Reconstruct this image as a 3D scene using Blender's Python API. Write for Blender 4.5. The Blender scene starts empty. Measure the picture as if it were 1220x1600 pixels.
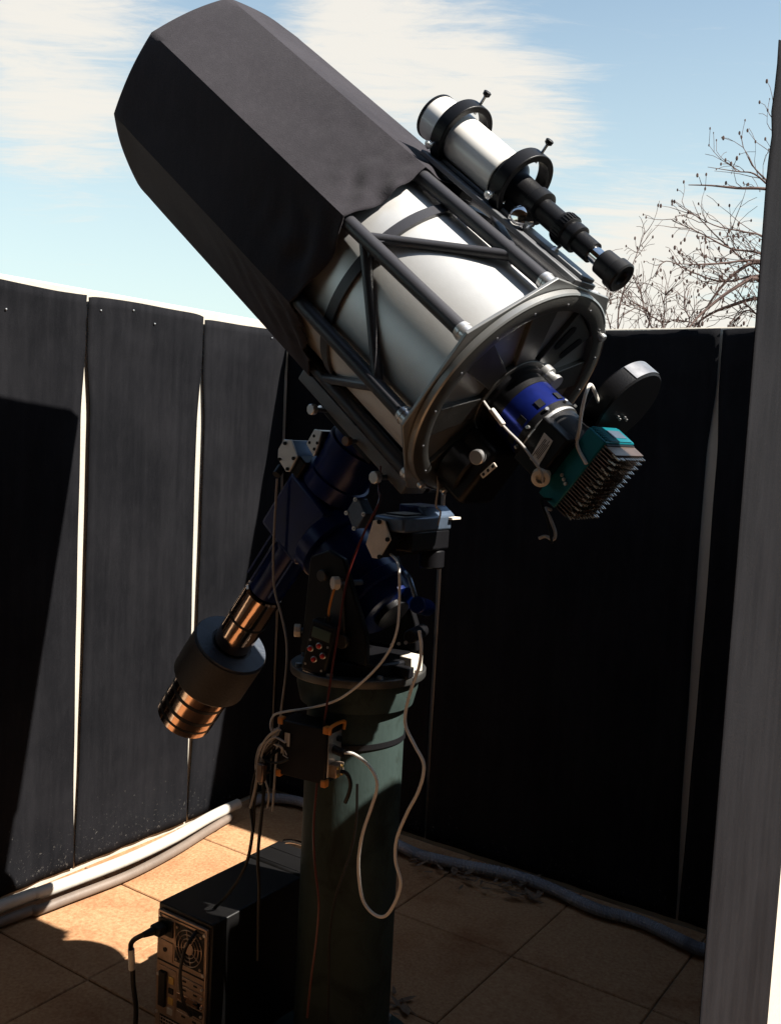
import bpy, math, random
from mathutils import Vector as V, Matrix, noise
random.seed(7)
scene = bpy.context.scene
rad = math.radians

# ------------------------------------------------------------------ camera
FPX, CX, CY = 1531.0, 610.0, 800.0            # focal length and centre in photograph pixels
ROLL, PITCH, YAW, EYE = math.atan(0.05), rad(4.8), rad(34.1), 1.6
FW = V((-math.sin(YAW)*math.cos(PITCH), math.cos(YAW)*math.cos(PITCH), -math.sin(PITCH)))
R0 = V((math.cos(YAW), math.sin(YAW), 0)); U0 = R0.cross(FW)
RT = math.cos(ROLL)*R0 + math.sin(ROLL)*U0
UP = -math.sin(ROLL)*R0 + math.cos(ROLL)*U0
CAM = V((0, 0, EYE))
cd = bpy.data.cameras.new('camera'); cam = bpy.data.objects.new('camera', cd)
scene.collection.objects.link(cam); scene.camera = cam
cd.sensor_fit = 'VERTICAL'; cd.sensor_height = 24.0; cd.lens = 24.0*FPX/1600
cd.clip_start = 0.05; cd.clip_end = 2000
cam.matrix_world = Matrix(((RT.x, UP.x, -FW.x, CAM.x), (RT.y, UP.y, -FW.y, CAM.y), (RT.z, UP.z, -FW.z, CAM.z), (0, 0, 0, 1)))
def ray(x, y): return FW + RT*((x-CX)/FPX) + UP*((CY-y)/FPX)
def at(x, y, d): return CAM + ray(x, y)*d
def atp(x, y, n, k):
    d = ray(x, y); n = V(n); return CAM + d*((k - n.dot(CAM))/n.dot(d))
def aty(x, y, Y): return atp(x, y, (0, 1, 0), Y)
def atz(x, y, Z): return atp(x, y, (0, 0, 1), Z)

# ------------------------------------------------------------------ light
SUN = V((0.84, 0.19, 1.0)).normalized()       # towards the sun
sl = bpy.data.lights.new('sun', 'SUN'); sl.energy = 5.0; sl.angle = rad(0.53); sl.color = (1.0, 0.93, 0.83)
so = bpy.data.objects.new('sun', sl); scene.collection.objects.link(so)
so.rotation_euler = SUN.to_track_quat('Z', 'Y').to_euler()
scene.view_settings.view_transform = 'Standard'; scene.view_settings.look = 'None'
scene.view_settings.gamma = 1.0; scene.view_settings.exposure = 1.58; scene.view_settings.use_curve_mapping = False
world = bpy.data.worlds.new('World'); scene.world = world; world.use_nodes = True
def build_world():
    nt = world.node_tree; N = nt.nodes; L = nt.links; N.clear()
    def nd(t, **k):
        n = N.new(t)
        for a, b in k.items(): setattr(n, a, b)
        return n
    def mth(op, a, b=None, clamp=False):
        n = nd('ShaderNodeMath', operation=op, use_clamp=clamp)
        for i, x in enumerate((a, b)):
            if x is None: continue
            if isinstance(x, (int, float)): n.inputs[i].default_value = x
            else: L.new(x, n.inputs[i])
        return n.outputs[0]
    out = nd('ShaderNodeOutputWorld'); bg = nd('ShaderNodeBackground'); bg.inputs['Strength'].default_value = 0.05
    sky = nd('ShaderNodeTexSky', sky_type='NISHITA', sun_disc=False)
    sky.sun_elevation = math.asin(SUN.z); sky.sun_rotation = math.atan2(SUN.x, SUN.y)
    sky.air_density = 1.0; sky.dust_density = 0.6; sky.ozone_density = 1.0; sky.altitude = 300
    tc = nd('ShaderNodeTexCoord'); d = tc.outputs['Generated']
    def dot(v):
        n = nd('ShaderNodeVectorMath', operation='DOT_PRODUCT'); L.new(d, n.inputs[0]); n.inputs[1].default_value = v; return n.outputs['Value']
    z = dot((0, 0, 1)); zz = mth('MAXIMUM', mth('ADD', z, 0.12), 0.02)
    X = mth('DIVIDE', dot(R0), zz); Y = mth('DIVIDE', dot((-math.sin(YAW), math.cos(YAW), 0)), zz)
    cb = nd('ShaderNodeCombineXYZ'); L.new(X, cb.inputs[0]); L.new(Y, cb.inputs[1])
    def noise_(scale, sx, sy, det, rough, dist, off, rot=0.0):
        mp = nd('ShaderNodeMapping'); mp.inputs['Scale'].default_value = (sx, sy, 1); mp.inputs['Location'].default_value = off
        mp.inputs['Rotation'].default_value = (0, 0, rot)
        L.new(cb.outputs[0], mp.inputs[0]); n = nd('ShaderNodeTexNoise'); n.inputs['Scale'].default_value = scale
        n.inputs['Detail'].default_value = det; n.inputs['Roughness'].default_value = rough; n.inputs['Distortion'].default_value = dist
        L.new(mp.outputs[0], n.inputs['Vector']); return n.outputs['Fac']
    wisps = noise_(1.0, 1.3, 3.0, 8, 0.66, 1.0, (3.1, 1.7, 0), rad(-14))
    fine = noise_(1.0, 3.6, 15.0, 8, 0.7, 1.6, (0.4, 2.2, 0), rad(-14))
    big = noise_(1.0, 0.55, 0.75, 3, 0.5, 0.3, (7.3, 4.9, 0))
    # cirrus banks: soft lobes round a direction, broken up by the noise
    lobes = None
    for (px, py, r, w) in CLOUD_BANKS:
        c = ray(px, py).normalized()
        n = nd('ShaderNodeVectorMath', operation='DISTANCE'); L.new(d, n.inputs[0]); n.inputs[1].default_value = c
        m = nd('ShaderNodeMapRange', interpolation_type='SMOOTHERSTEP'); L.new(n.outputs['Value'], m.inputs['Value'])
        m.inputs['From Min'].default_value = 0; m.inputs['From Max'].default_value = r
        m.inputs['To Min'].default_value = w; m.inputs['To Max'].default_value = 0
        lobes = m.outputs[0] if lobes is None else mth('ADD', lobes, m.outputs[0])
    s = mth('ADD', mth('MULTIPLY', wisps, 1.15), mth('MULTIPLY', fine, 0.62))
    s = mth('ADD', s, mth('MULTIPLY', big, 0.45))
    s = mth('ADD', s, mth('MULTIPLY', lobes, 0.55))
    m = nd('ShaderNodeMapRange', interpolation_type='SMOOTHSTEP'); L.new(s, m.inputs['Value'])
    m.inputs['From Min'].default_value = 1.20; m.inputs['From Max'].default_value = 1.74
    cov = mth('MULTIPLY', m.outputs[0], 0.92, True)
    # milky air towards the horizon
    h = nd('ShaderNodeMapRange', interpolation_type='SMOOTHSTEP'); L.new(z, h.inputs['Value'])
    h.inputs['From Min'].default_value = 0.02; h.inputs['From Max'].default_value = 0.55
    h.inputs['To Min'].default_value = 0.75; h.inputs['To Max'].default_value = 0.0
    tint = nd('ShaderNodeMix', data_type='RGBA', blend_type='MULTIPLY'); tint.inputs['Factor'].default_value = 1.0
    L.new(sky.outputs[0], tint.inputs[6]); tint.inputs[7].default_value = SKY_TINT
    hz = nd('ShaderNodeMix', data_type='RGBA'); L.new(h.outputs[0], hz.inputs['Factor']); L.new(tint.outputs[2], hz.inputs[6]); hz.inputs[7].default_value = HAZE_COL
    mx = nd('ShaderNodeMix', data_type='RGBA'); L.new(cov, mx.inputs['Factor']); L.new(hz.outputs[2], mx.inputs[6]); mx.inputs[7].default_value = CLOUD_COL
    L.new(mx.outputs[2], bg.inputs['Color']); L.new(bg.outputs[0], out.inputs[0])
CLOUD_BANKS = [(80, 115, 0.17, 1.05), (640, 60, 0.17, 0.95), (820, 180, 0.11, 0.8), (1020, 470, 0.19, 1.25), (520, 20, 0.10, 0.5)]
SKY_TINT = (1.5, 1.45, 1.25, 1); HAZE_COL = (5.0, 6.0, 5.7, 1); CLOUD_COL = (6.3, 6.0, 5.45, 1)
build_world()

# ------------------------------------------------------------------ materials
M = {}
def shifted(N, L, tc):
    """object coordinates moved by a random amount per object, so that copies do not repeat a pattern"""
    oi = N.new('ShaderNodeObjectInfo'); a = N.new('ShaderNodeVectorMath'); a.operation = 'SCALE'; a.inputs[0].default_value = (17.0, 23.0, 11.0)
    L.new(oi.outputs['Random'], a.inputs['Scale'])
    b = N.new('ShaderNodeVectorMath'); b.operation = 'ADD'; L.new(tc.outputs['Object'], b.inputs[0]); L.new(a.outputs[0], b.inputs[1]); return b.outputs[0]
def mat(name, col, rough=0.5, metal=0.0, bump=0.0, bscale=200.0, var=0.0, vscale=8.0, spec=0.5, stretch=(1, 1, 1), sheen=0.0, col2=None, coat=0.0, objvar=0.0, rvar=0.0):
    m = bpy.data.materials.new(name); m.use_nodes = True; nt = m.node_tree; N = nt.nodes; L = nt.links
    b = N['Principled BSDF']
    b.inputs['Roughness'].default_value = rough; b.inputs['Metallic'].default_value = metal
    b.inputs['Specular IOR Level'].default_value = spec
    if coat: b.inputs['Coat Weight'].default_value = coat; b.inputs['Coat Roughness'].default_value = 0.1
    if sheen: b.inputs['Sheen Weight'].default_value = sheen; b.inputs['Sheen Roughness'].default_value = 0.4
    tc = N.new('ShaderNodeTexCoord'); mp = N.new('ShaderNodeMapping'); mp.inputs['Scale'].default_value = stretch
    vec = shifted(N, L, tc); L.new(vec, mp.inputs[0])
    b.inputs['Base Color'].default_value = (*col, 1)
    if var or col2 or rvar:
        n = N.new('ShaderNodeTexNoise'); n.inputs['Scale'].default_value = vscale; n.inputs['Detail'].default_value = 6; n.inputs['Roughness'].default_value = 0.65
        L.new(mp.outputs[0], n.inputs['Vector'])
        rp = N.new('ShaderNodeMapRange'); rp.inputs['From Min'].default_value = 0.32; rp.inputs['From Max'].default_value = 0.68
        L.new(n.outputs['Fac'], rp.inputs['Value'])
        mx = N.new('ShaderNodeMix'); mx.data_type = 'RGBA'; L.new(rp.outputs[0], mx.inputs['Factor'])
        c2 = col2 if col2 else tuple(min(1, c*(1+var)) for c in col)
        c1 = col if col2 else tuple(c*(1-var) for c in col)
        mx.inputs[6].default_value = (*c1, 1); mx.inputs[7].default_value = (*c2, 1)
        src = mx.outputs[2]
        if objvar:
            oi = N.new('ShaderNodeObjectInfo'); hs = N.new('ShaderNodeHueSaturation')
            r2 = N.new('ShaderNodeMapRange'); r2.inputs['To Min'].default_value = 1-objvar; r2.inputs['To Max'].default_value = 1+objvar
            L.new(oi.outputs['Random'], r2.inputs['Value']); L.new(r2.outputs[0], hs.inputs['Value']); L.new(src, hs.inputs['Color']); src = hs.outputs[0]
        L.new(src, b.inputs['Base Color'])
        if rvar:
            r3 = N.new('ShaderNodeMapRange'); r3.inputs['To Min'].default_value = max(0.03, rough-rvar); r3.inputs['To Max'].default_value = min(1, rough+rvar)
            L.new(rp.outputs[0], r3.inputs['Value']); L.new(r3.outputs[0], b.inputs['Roughness'])
    if bump:
        n2 = N.new('ShaderNodeTexNoise'); n2.inputs['Scale'].default_value = bscale; n2.inputs['Detail'].default_value = 4
        L.new(mp.outputs[0], n2.inputs['Vector'])
        bp = N.new('ShaderNodeBump'); bp.inputs['Strength'].default_value = bump; bp.inputs['Distance'].default_value = 0.004
        L.new(n2.outputs['Fac'], bp.inputs['Height']); L.new(bp.outputs[0], b.inputs['Normal'])
    M[name] = m; return m
def weave(name, col, col2, scale, streak=0.0, bump=0.35, rough=0.9, sheen=0.15, speck=0.0, spec=0.25, wave=True):
    """cloth: woven threads as bump, faded patches and streaks as colour"""
    m = bpy.data.materials.new(name); m.use_nodes = True; nt = m.node_tree; N = nt.nodes; L = nt.links
    b = N['Principled BSDF']; b.inputs['Roughness'].default_value = rough; b.inputs['Specular IOR Level'].default_value = spec
    b.inputs['Sheen Weight'].default_value = sheen; b.inputs['Sheen Roughness'].default_value = 0.5
    tc = N.new('ShaderNodeTexCoord'); vec = shifted(N, L, tc)
    def nz(sc, st, det=3, ro=0.6):
        mp = N.new('ShaderNodeMapping'); mp.inputs['Scale'].default_value = st; L.new(vec, mp.inputs[0])
        n = N.new('ShaderNodeTexNoise'); n.inputs['Scale'].default_value = sc; n.inputs['Detail'].default_value = det; n.inputs['Roughness'].default_value = ro
        L.new(mp.outputs[0], n.inputs['Vector']); return n.outputs['Fac']
    def mr(x, a, c, t0=0.0, t1=1.0):
        r = N.new('ShaderNodeMapRange'); r.inputs['From Min'].default_value = a; r.inputs['From Max'].default_value = c
        r.inputs['To Min'].default_value = t0; r.inputs['To Max'].default_value = t1; L.new(x, r.inputs['Value']); return r.outputs[0]
    def mul(a, c, op='MULTIPLY'):
        n = N.new('ShaderNodeMath'); n.operation = op; n.use_clamp = True
        for i, x in enumerate((a, c)):
            if isinstance(x, float): n.inputs[i].default_value = x
            else: L.new(x, n.inputs[i])
        return n.outputs[0]
    patch = mr(nz(3.0, (1, 1, 1)), 0.35, 0.7)
    st = mr(nz(26.0, (1, 1, 0.05), 4), 0.4, 0.75)
    fib = mr(nz(420.0, (1, 1, 1), 2), 0.3, 0.7)
    f = mul(mul(patch, 0.5), mul(st, streak), 'ADD'); f = mul(f, mul(fib, 0.45), 'ADD'); f = mul(f, mul(mr(nz(60.0, (1, 1, 0.25), 4), 0.45, 0.75), 0.25), 'ADD')
    mx = N.new('ShaderNodeMix'); mx.data_type = 'RGBA'; L.new(f, mx.inputs['Factor']); mx.inputs[6].default_value = (*col, 1); mx.inputs[7].default_value = (*col2, 1)
    src = mx.outputs[2]
    if speck:
        # dust: rare specks, thicker where it splashes up near the floor
        sx = N.new('ShaderNodeSeparateXYZ'); L.new(tc.outputs['Object'], sx.inputs[0])
        low = mr(sx.outputs['Z'], -0.97, -0.55, 0.15, 0.0)
        sp = mr(mul(nz(70.0, (1, 1, 1), 4, 0.85), low, 'ADD'), 0.74, 0.86)
        m2 = N.new('ShaderNodeMix'); m2.data_type = 'RGBA'; L.new(mul(sp, speck), m2.inputs['Factor']); L.new(src, m2.inputs[6]); m2.inputs[7].default_value = (0.35, 0.33, 0.3, 1); src = m2.outputs[2]
    L.new(src, b.inputs['Base Color'])
    w1 = N.new('ShaderNodeTexWave'); w1.inputs['Scale'].default_value = scale; w1.inputs['Distortion'].default_value = 1.5; w1.bands_direction = 'Z'
    L.new(tc.outputs['Object'], w1.inputs['Vector'])
    ad = N.new('ShaderNodeMath'); ad.operation = 'ADD'
    if wave: L.new(w1.outputs['Fac'], ad.inputs[0])
    else: L.new(nz(240.0, (1, 1, 1), 3), ad.inputs[0]); L.new(nz(600.0, (1, 1, 0.3), 2), ad.inputs[1])
    bp = N.new('ShaderNodeBump'); bp.inputs['Strength'].default_value = bump; bp.inputs['Distance'].default_value = 0.0015
    L.new(ad.outputs[0], bp.inputs['Height']); L.new(bp.outputs[0], b.inputs['Normal'])
    M[name] = m; return m
mat('white_paint', (0.40, 0.37, 0.315), 0.75, bump=0.25, bscale=90, var=0.06, vscale=5)
weave('black_cloth', (0.0022, 0.0025, 0.0036), (0.0098, 0.0099, 0.0118), 160, streak=0.4, speck=0.3, sheen=0.0, spec=0.06, wave=False)
weave('shroud_cloth', (0.018, 0.0168, 0.0205), (0.037, 0.0345, 0.040), 200, streak=0.0, bump=0.5, sheen=0.05, spec=0.06, wave=False)
mat('terracotta', (0.28, 0.138, 0.068), 0.8, spec=0.1, bump=0.3, bscale=160, col2=(0.41, 0.255, 0.140), vscale=95, objvar=0.05, rvar=0.12)
def stain(name, scale, dark, thr=(0.42, 0.72)):
    """broad worn or damp patches over a material's colour"""
    m = M[name]; N = m.node_tree.nodes; L = m.node_tree.links; b = N['Principled BSDF']; src = b.inputs['Base Color'].links[0].from_socket
    g_ = N.new('ShaderNodeNewGeometry'); n = N.new('ShaderNodeTexNoise'); n.inputs['Scale'].default_value = scale; n.inputs['Detail'].default_value = 5; n.inputs['Roughness'].default_value = 0.6; n.inputs['Distortion'].default_value = 0.6
    L.new(g_.outputs['Position'], n.inputs['Vector'])
    r = N.new('ShaderNodeMapRange'); r.inputs['From Min'].default_value = thr[0]; r.inputs['From Max'].default_value = thr[1]; L.new(n.outputs['Fac'], r.inputs['Value'])
    x = N.new('ShaderNodeMix'); x.data_type = 'RGBA'; x.blend_type = 'MULTIPLY'; L.new(r.outputs[0], x.inputs['Factor']); L.new(src, x.inputs[6]); x.inputs[7].default_value = (*dark, 1); L.new(x.outputs[2], b.inputs['Base Color'])
stain('terracotta', 3.2, (0.66, 0.52, 0.46), (0.46, 0.74))
mat('grout', (0.20, 0.135, 0.085), 0.9, bump=0.5, bscale=80, var=0.25)
mat('earth', (0.16, 0.12, 0.08), 0.95, bump=0.8, bscale=30, var=0.3)
mat('liner', (0.62, 0.62, 0.61), 0.42, metal=0.6, bump=0.05, bscale=300, var=0.03, vscale=30)
mat('pole_black', (0.030, 0.030, 0.035), 0.40, spec=0.4, bump=0.15, bscale=500, var=0.1)
mat('aluminium', (0.62, 0.62, 0.62), 0.35, metal=0.9, bump=0.05, bscale=300, var=0.06)
mat('plate_grey', (0.055, 0.055, 0.053), 0.45, metal=0.5, bump=0.1, bscale=300, var=0.12, vscale=14)
mat('plate_rim', (0.26, 0.265, 0.265), 0.38, metal=0.7, var=0.1)
mat('black_metal', (0.005, 0.005, 0.006), 0.4, spec=0.2, bump=0.1, bscale=300, var=0.2)
mat('black_plastic', (0.006, 0.006, 0.007), 0.45, spec=0.25, var=0.2)
mat('blue_paint', (0.0008, 0.0085, 0.070), 0.28, metal=0.1, bump=0.05, bscale=250, var=0.2, vscale=20, spec=0.3)
mat('blue_anodised', (0.008, 0.018, 0.16), 0.28, metal=0.7, var=0.2, vscale=30)
mat('steel_blue', (0.10, 0.135, 0.19), 0.35, metal=0.6, var=0.15, vscale=30)
mat('teal', (0.003, 0.115, 0.145), 0.35, metal=0.3, spec=0.3, var=0.1)
mat('fin_bronze', (0.16, 0.11, 0.085), 0.35, metal=0.8, var=0.15, vscale=60)
mat('shine_grey', (0.30, 0.30, 0.31), 0.32, metal=0.8, var=0.15, vscale=50)  # lighter metal for the shine on the filter wheel edge
mat('pin_metal', (0.45, 0.40, 0.36), 0.22, metal=1.0)
mat('warm_chrome', (0.58, 0.38, 0.26), 0.12, metal=1.0, bump=0.05, bscale=60, var=0.12, vscale=9, rvar=0.08)  # chrome weights; the floor's warm reflection is tinted into the colour
mat('iron', (0.016, 0.0145, 0.0145), 0.62, bump=0.4, bscale=120, var=0.25, vscale=24)
mat('iron_blue', (0.022, 0.030, 0.045), 0.5, bump=0.4, bscale=120, var=0.25, vscale=24)
mat('pier_paint', (0.027, 0.041, 0.038), 0.62, spec=0.12, bump=0.15, bscale=120, var=0.12, vscale=18, stretch=(1, 1, 0.3))
stain('pier_paint', 9.0, (0.55, 0.5, 0.45), (0.5, 0.66))
mat('chrome', (0.8, 0.8, 0.8), 0.08, metal=1.0)
mat('white_tube', (0.74, 0.72, 0.68), 0.3, var=0.03, coat=0.3)
mat('white_cable', (0.62, 0.60, 0.56), 0.45, var=0.05)
mat('grey_cable', (0.30, 0.29, 0.28), 0.5, var=0.1)
mat('red_cable', (0.075, 0.010, 0.008), 0.35)
mat('bar_grey', (0.13, 0.125, 0.12), 0.5, metal=0.5, bump=0.3, bscale=400, var=0.1)
mat('rail_grey', (0.13, 0.135, 0.145), 0.4, metal=0.4, var=0.12)
mat('black_cable', (0.005, 0.005, 0.005), 0.42, spec=0.25)
mat('conduit_white', (0.40, 0.38, 0.345), 0.5, bump=0.2, bscale=60, var=0.1)
mat('conduit_grey', (0.22, 0.225, 0.25), 0.5, bump=0.2, bscale=60, var=0.15)
mat('conduit_brown', (0.13, 0.10, 0.08), 0.6, bump=0.3, bscale=60, var=0.2)
mat('orange', (0.55, 0.20, 0.03), 0.4)
mat('red_button', (0.45, 0.02, 0.02), 0.25)
mat('lcd', (0.06, 0.09, 0.075), 0.15)
mat('paper', (0.55, 0.55, 0.55), 0.6)
mat('ink', (0.02, 0.02, 0.03), 0.6)
mat('cream', (0.60, 0.54, 0.46), 0.45, var=0.1, vscale=40)
mat('pc_black', (0.006, 0.0058, 0.006), 0.38, spec=0.25, bump=0.1, bscale=500, var=0.2)
mat('pc_steel', (0.36, 0.27, 0.21), 0.38, metal=0.75, var=0.15, vscale=40)
mat('pcb_gold', (0.60, 0.40, 0.12), 0.35, metal=0.6)
mat('blocker_dark', (0.03, 0.024, 0.02), 0.8, bump=0.3, bscale=60, var=0.3)  # colour of the added panels that cut sky light
mat('bark', (0.060, 0.034, 0.028), 0.9, bump=0.5, bscale=120, var=0.3, vscale=60)
mat('dry_leaf', (0.13, 0.085, 0.055), 0.8, var=0.35, vscale=40)

# ------------------------------------------------------------------ mesh helpers
COL = scene.collection
WL = {}
def frame(axis):
    a = V(axis).normalized(); h = V((0, 0, 1)) if abs(a.z) < 0.9 else V((1, 0, 0))
    x = h.cross(a).normalized(); return x, a.cross(x), a
def crom(pts, k=6):
    P = [V(p) for p in pts]; P = [P[0]*2-P[1]] + P + [P[-1]*2-P[-2]]; out = []
    for i in range(1, len(P)-2):
        a, b, c, d = P[i-1:i+3]
        for j in range(k):
            t = j/k; out.append(0.5*((2*b)+(c-a)*t+(2*a-5*b+4*c-d)*t*t+(3*b-a-3*c+d)*t**3))
    out.append(P[-2]); return out
class MB:
    def __init__(s): s.v = []; s.f = []
    def add(s, vs, fs):
        o = len(s.v); s.v += [V(p) for p in vs]; s.f += [tuple(i+o for i in f) for f in fs]; return s
    def box(s, c, sx, sy, sz, ax=None):
        X, Y, Z = [V(a) for a in ax] if ax else (V((1, 0, 0)), V((0, 1, 0)), V((0, 0, 1))); c = V(c)
        vs = [c+X*(sx/2*i)+Y*(sy/2*j)+Z*(sz/2*k) for i in (-1, 1) for j in (-1, 1) for k in (-1, 1)]
        return s.add(vs, [(0, 1, 3, 2), (4, 6, 7, 5), (0, 4, 5, 1), (2, 3, 7, 6), (0, 2, 6, 4), (1, 5, 7, 3)])
    def lathe(s, o, axis, prof, n=32, closed=False, arc=None):
        X, Y, Z = frame(axis); o = V(o); vs = []; fs = []; m = len(prof)
        for i in range(n):
            t = 2*math.pi*i/n; d = X*math.cos(t)+Y*math.sin(t)
            vs += [o+Z*h+d*r for h, r in prof]
        for i in range(n):
            j = (i+1) % n
            for k in range(m-1 if not closed else m):
                k2 = (k+1) % m; fs.append((i*m+k, j*m+k, j*m+k2, i*m+k2))
        if not closed:
            if prof[0][1] > 1e-5: fs.append(tuple(i*m for i in range(n))[::-1])
            if prof[-1][1] > 1e-5: fs.append(tuple(i*m+m-1 for i in range(n)))
        return s.add(vs, fs)
    def cyl(s, p0, p1, r0, r1=None, n=24, bev=0.0):
        p0, p1 = V(p0), V(p1); L = (p1-p0).length; r1 = r0 if r1 is None else r1
        pr = [(0, r0), (L, r1)] if not bev else [(0, r0-bev), (bev, r0), (L-bev, r1), (L, r1-bev)]
        return s.lathe(p0, p1-p0, pr, n)
    def ring(s, o, axis, ri, ro, h0, h1, n=48): return s.lathe(o, axis, [(h0, ri), (h0, ro), (h1, ro), (h1, ri)], n, True)
    def tube(s, pts, r, n=8, rf=None):
        P = [V(p) for p in pts]; m = len(P); vs = []; fs = []
        t = (P[1]-P[0]).normalized(); X = frame(t)[0]
        for i, p in enumerate(P):
            t = (P[min(i+1, m-1)]-P[max(i-1, 0)])
            t = t.normalized() if t.length > 1e-9 else V((0, 0, 1))
            X = X - t*X.dot(t); X = X.normalized() if X.length > 1e-6 else frame(t)[0]; Y = t.cross(X)
            rr = rf(i/(m-1)) if rf else r
            vs += [p+(X*math.cos(2*math.pi*k/n)+Y*math.sin(2*math.pi*k/n))*rr for k in range(n)]
        for i in range(m-1):
            for k in range(n):
                k2 = (k+1) % n; fs.append((i*n+k, i*n+k2, (i+1)*n+k2, (i+1)*n+k))
        fs.append(tuple(range(n))[::-1]); fs.append(tuple((m-1)*n+k for k in range(n)))
        return s.add(vs, fs)
    def prism(s, poly, vec):
        n = len(poly); vec = V(vec); vs = [V(p) for p in poly]+[V(p)+vec for p in poly]
        return s.add(vs, [tuple(range(n))[::-1], tuple(range(n, 2*n))]+[(i, (i+1) % n, n+(i+1) % n, n+i) for i in range(n)])
    def sphere(s, c, r, n=12, m=8, sc=(1, 1, 1)):
        return s.lathe(c, (0, 0, 1), [(-r*math.cos(math.pi*k/m)*sc[2], max(1e-6, r*math.sin(math.pi*k/m)*sc[0])) for k in range(m+1)], n)
    def build(s, name, m, parent=None, bevel=0.0, smooth=35, solid=0.0, props=None):
        c = sum(s.v, V())/max(1, len(s.v))
        me = bpy.data.meshes.new(name); me.from_pydata([tuple(p-c) for p in s.v], [], s.f); me.update()
        bad = me.validate()
        import bmesh
        bm = bmesh.new(); bm.from_mesh(me); bmesh.ops.recalc_face_normals(bm, faces=bm.faces); bm.to_mesh(me); bm.free()
        if smooth:
            for p in me.polygons: p.use_smooth = True
            me.set_sharp_from_angle(angle=rad(smooth))
        me.materials.append(M[m]); o = bpy.data.objects.new(name, me); COL.objects.link(o); place(o, c, parent)
        if solid: k = o.modifiers.new('thick', 'SOLIDIFY'); k.thickness = solid; k.offset = 0
        if bevel: k = o.modifiers.new('bevel', 'BEVEL'); k.width = bevel; k.segments = 2; k.limit_method = 'ANGLE'; k.angle_limit = rad(40)
        return o
def place(o, c, parent=None):
    o.location = c; WL[o.name] = V(c)
    if parent: o.parent = parent; o.matrix_parent_inverse = Matrix.Translation(-WL[parent.name])
def tag(o, label, cat, group=None):
    o['label'] = label; o['category'] = cat
    if group: o['group'] = group
    return o
def thing(name, loc, label, cat, group=None):
    o = bpy.data.objects.new(name, None); o.empty_display_size = 0.05; COL.objects.link(o); place(o, V(loc)); return tag(o, label, cat, group)
def cable(name, pts, r, m, label, k=7, cat='cable', group=None, n=7):
    return tag(MB().tube(crom(pts, k), r, n).build(name, m), label, cat, group)

# ================================================================== the setting
LX, BY = -2.74, 3.20                          # inner faces of the side wall and the back wall
g = MB().add([(-400, -400, -0.06), (400, -400, -0.06), (400, 400, -0.06), (-400, 400, -0.06)], [(0, 1, 2, 3)]).build('ground', 'earth', smooth=0); g['kind'] = 'structure'
PX0, PY0, PITCH_T = -1.265, 1.765, 0.445      # tile joints
fl = MB().box((-0.62, 0.55, -0.034), 4.24, 5.3, 0.05).build('floor', 'grout', smooth=0); fl['kind'] = 'structure'
tile_me = None
for i in range(-4, 5):
    for j in range(-7, 4):
        x0, x1 = PX0+i*PITCH_T, PX0+(i+1)*PITCH_T; y0, y1 = PY0+j*PITCH_T, PY0+(j+1)*PITCH_T
        x0, y1c = max(x0, LX+0.004), min(y1, BY-0.004)
        if x1-x0 < 0.03 or y1c-y0 < 0.03: continue
        full = abs(x1-x0-PITCH_T) < 1e-6 and abs(y1c-y1) < 1e-6
        c = V(((x0+x1)/2, (y0+y1c)/2, -0.0085+0.0012*random.uniform(-1, 1)))
        if full and tile_me:
            o = bpy.data.objects.new('tile', tile_me); COL.objects.link(o); place(o, c, fl)
        else:
            w, h = x1-x0-0.0045, y1c-y0-0.0045; e = 0.003
            b = MB(); vs = []
            for (z, k) in ((-0.008, 0), (0.0055, 0), (0.0085, e)):
                vs += [(-w/2+k, -h/2+k, z), (w/2-k, -h/2+k, z), (w/2-k, h/2-k, z), (-w/2+k, h/2-k, z)]
            fs = [(3, 2, 1, 0), (8, 9, 10, 11)]+[(a*4+q, a*4+(q+1) % 4, a*4+4+(q+1) % 4, a*4+4+q) for a in (0, 1) for q in range(4)]
            b.add(vs, fs); o = b.build('tile', 'terracotta', smooth=0); place(o, c, fl)
            if full: tile_me = o.data
        o.rotation_euler = (random.uniform(-1, 1)*0.002, random.uniform(-1, 1)*0.002, 0)

# white-painted walls
tag(MB().box((LX-0.07, 0.925, 0.977), 0.14, 5.1, 2.084).build('garden_wall', 'white_paint', bevel=0.006), 'white wall behind the sunlit black cloth strips on the left', 'wall', 'white enclosure walls')
tag(MB().box((-0.9, BY+0.072, 0.957), 4.0, 0.14, 2.044).build('garden_wall', 'white_paint', bevel=0.006), 'shaded white wall behind the telescope, hidden under black cloth', 'wall', 'white enclosure walls')
PXX = -0.386
tag(MB().box((PXX-0.0017, 1.800, 1.095), 0.003, 0.400, 2.19).build('partition_board', 'white_paint', bevel=0.002), 'tall white board beside the camera, sunlit cream strip at lower right', 'board')
tag(MB().box((PXX-0.016, 2.597, 0.88), 0.03, 1.186, 1.76).build('partition_board', 'white_paint', bevel=0.002), 'lower white board between the near panel and the back wall', 'board')
# added, out of view: dark panels over and around the camera that block sky light
sky_blocker = thing('sky_blocker', (0.2, -1.2, 0), 'unseen dark panels added around the camera to block sky light', 'sky_blocker')
MB().box((-0.2, -0.55, 2.78), 5.6, 3.7, 0.10).build('blocker_top', 'blocker_dark', sky_blocker)
MB().box((-0.2, -2.3, 1.33), 5.6, 0.10, 2.78).build('wall', 'blocker_dark', sky_blocker)  # added, unseen: cuts sky light from behind the camera
MB().box((2.55, -0.55, 1.33), 0.10, 3.4, 2.78).build('wall', 'blocker_dark', sky_blocker)  # added, unseen: cuts sky light from the right


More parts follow.
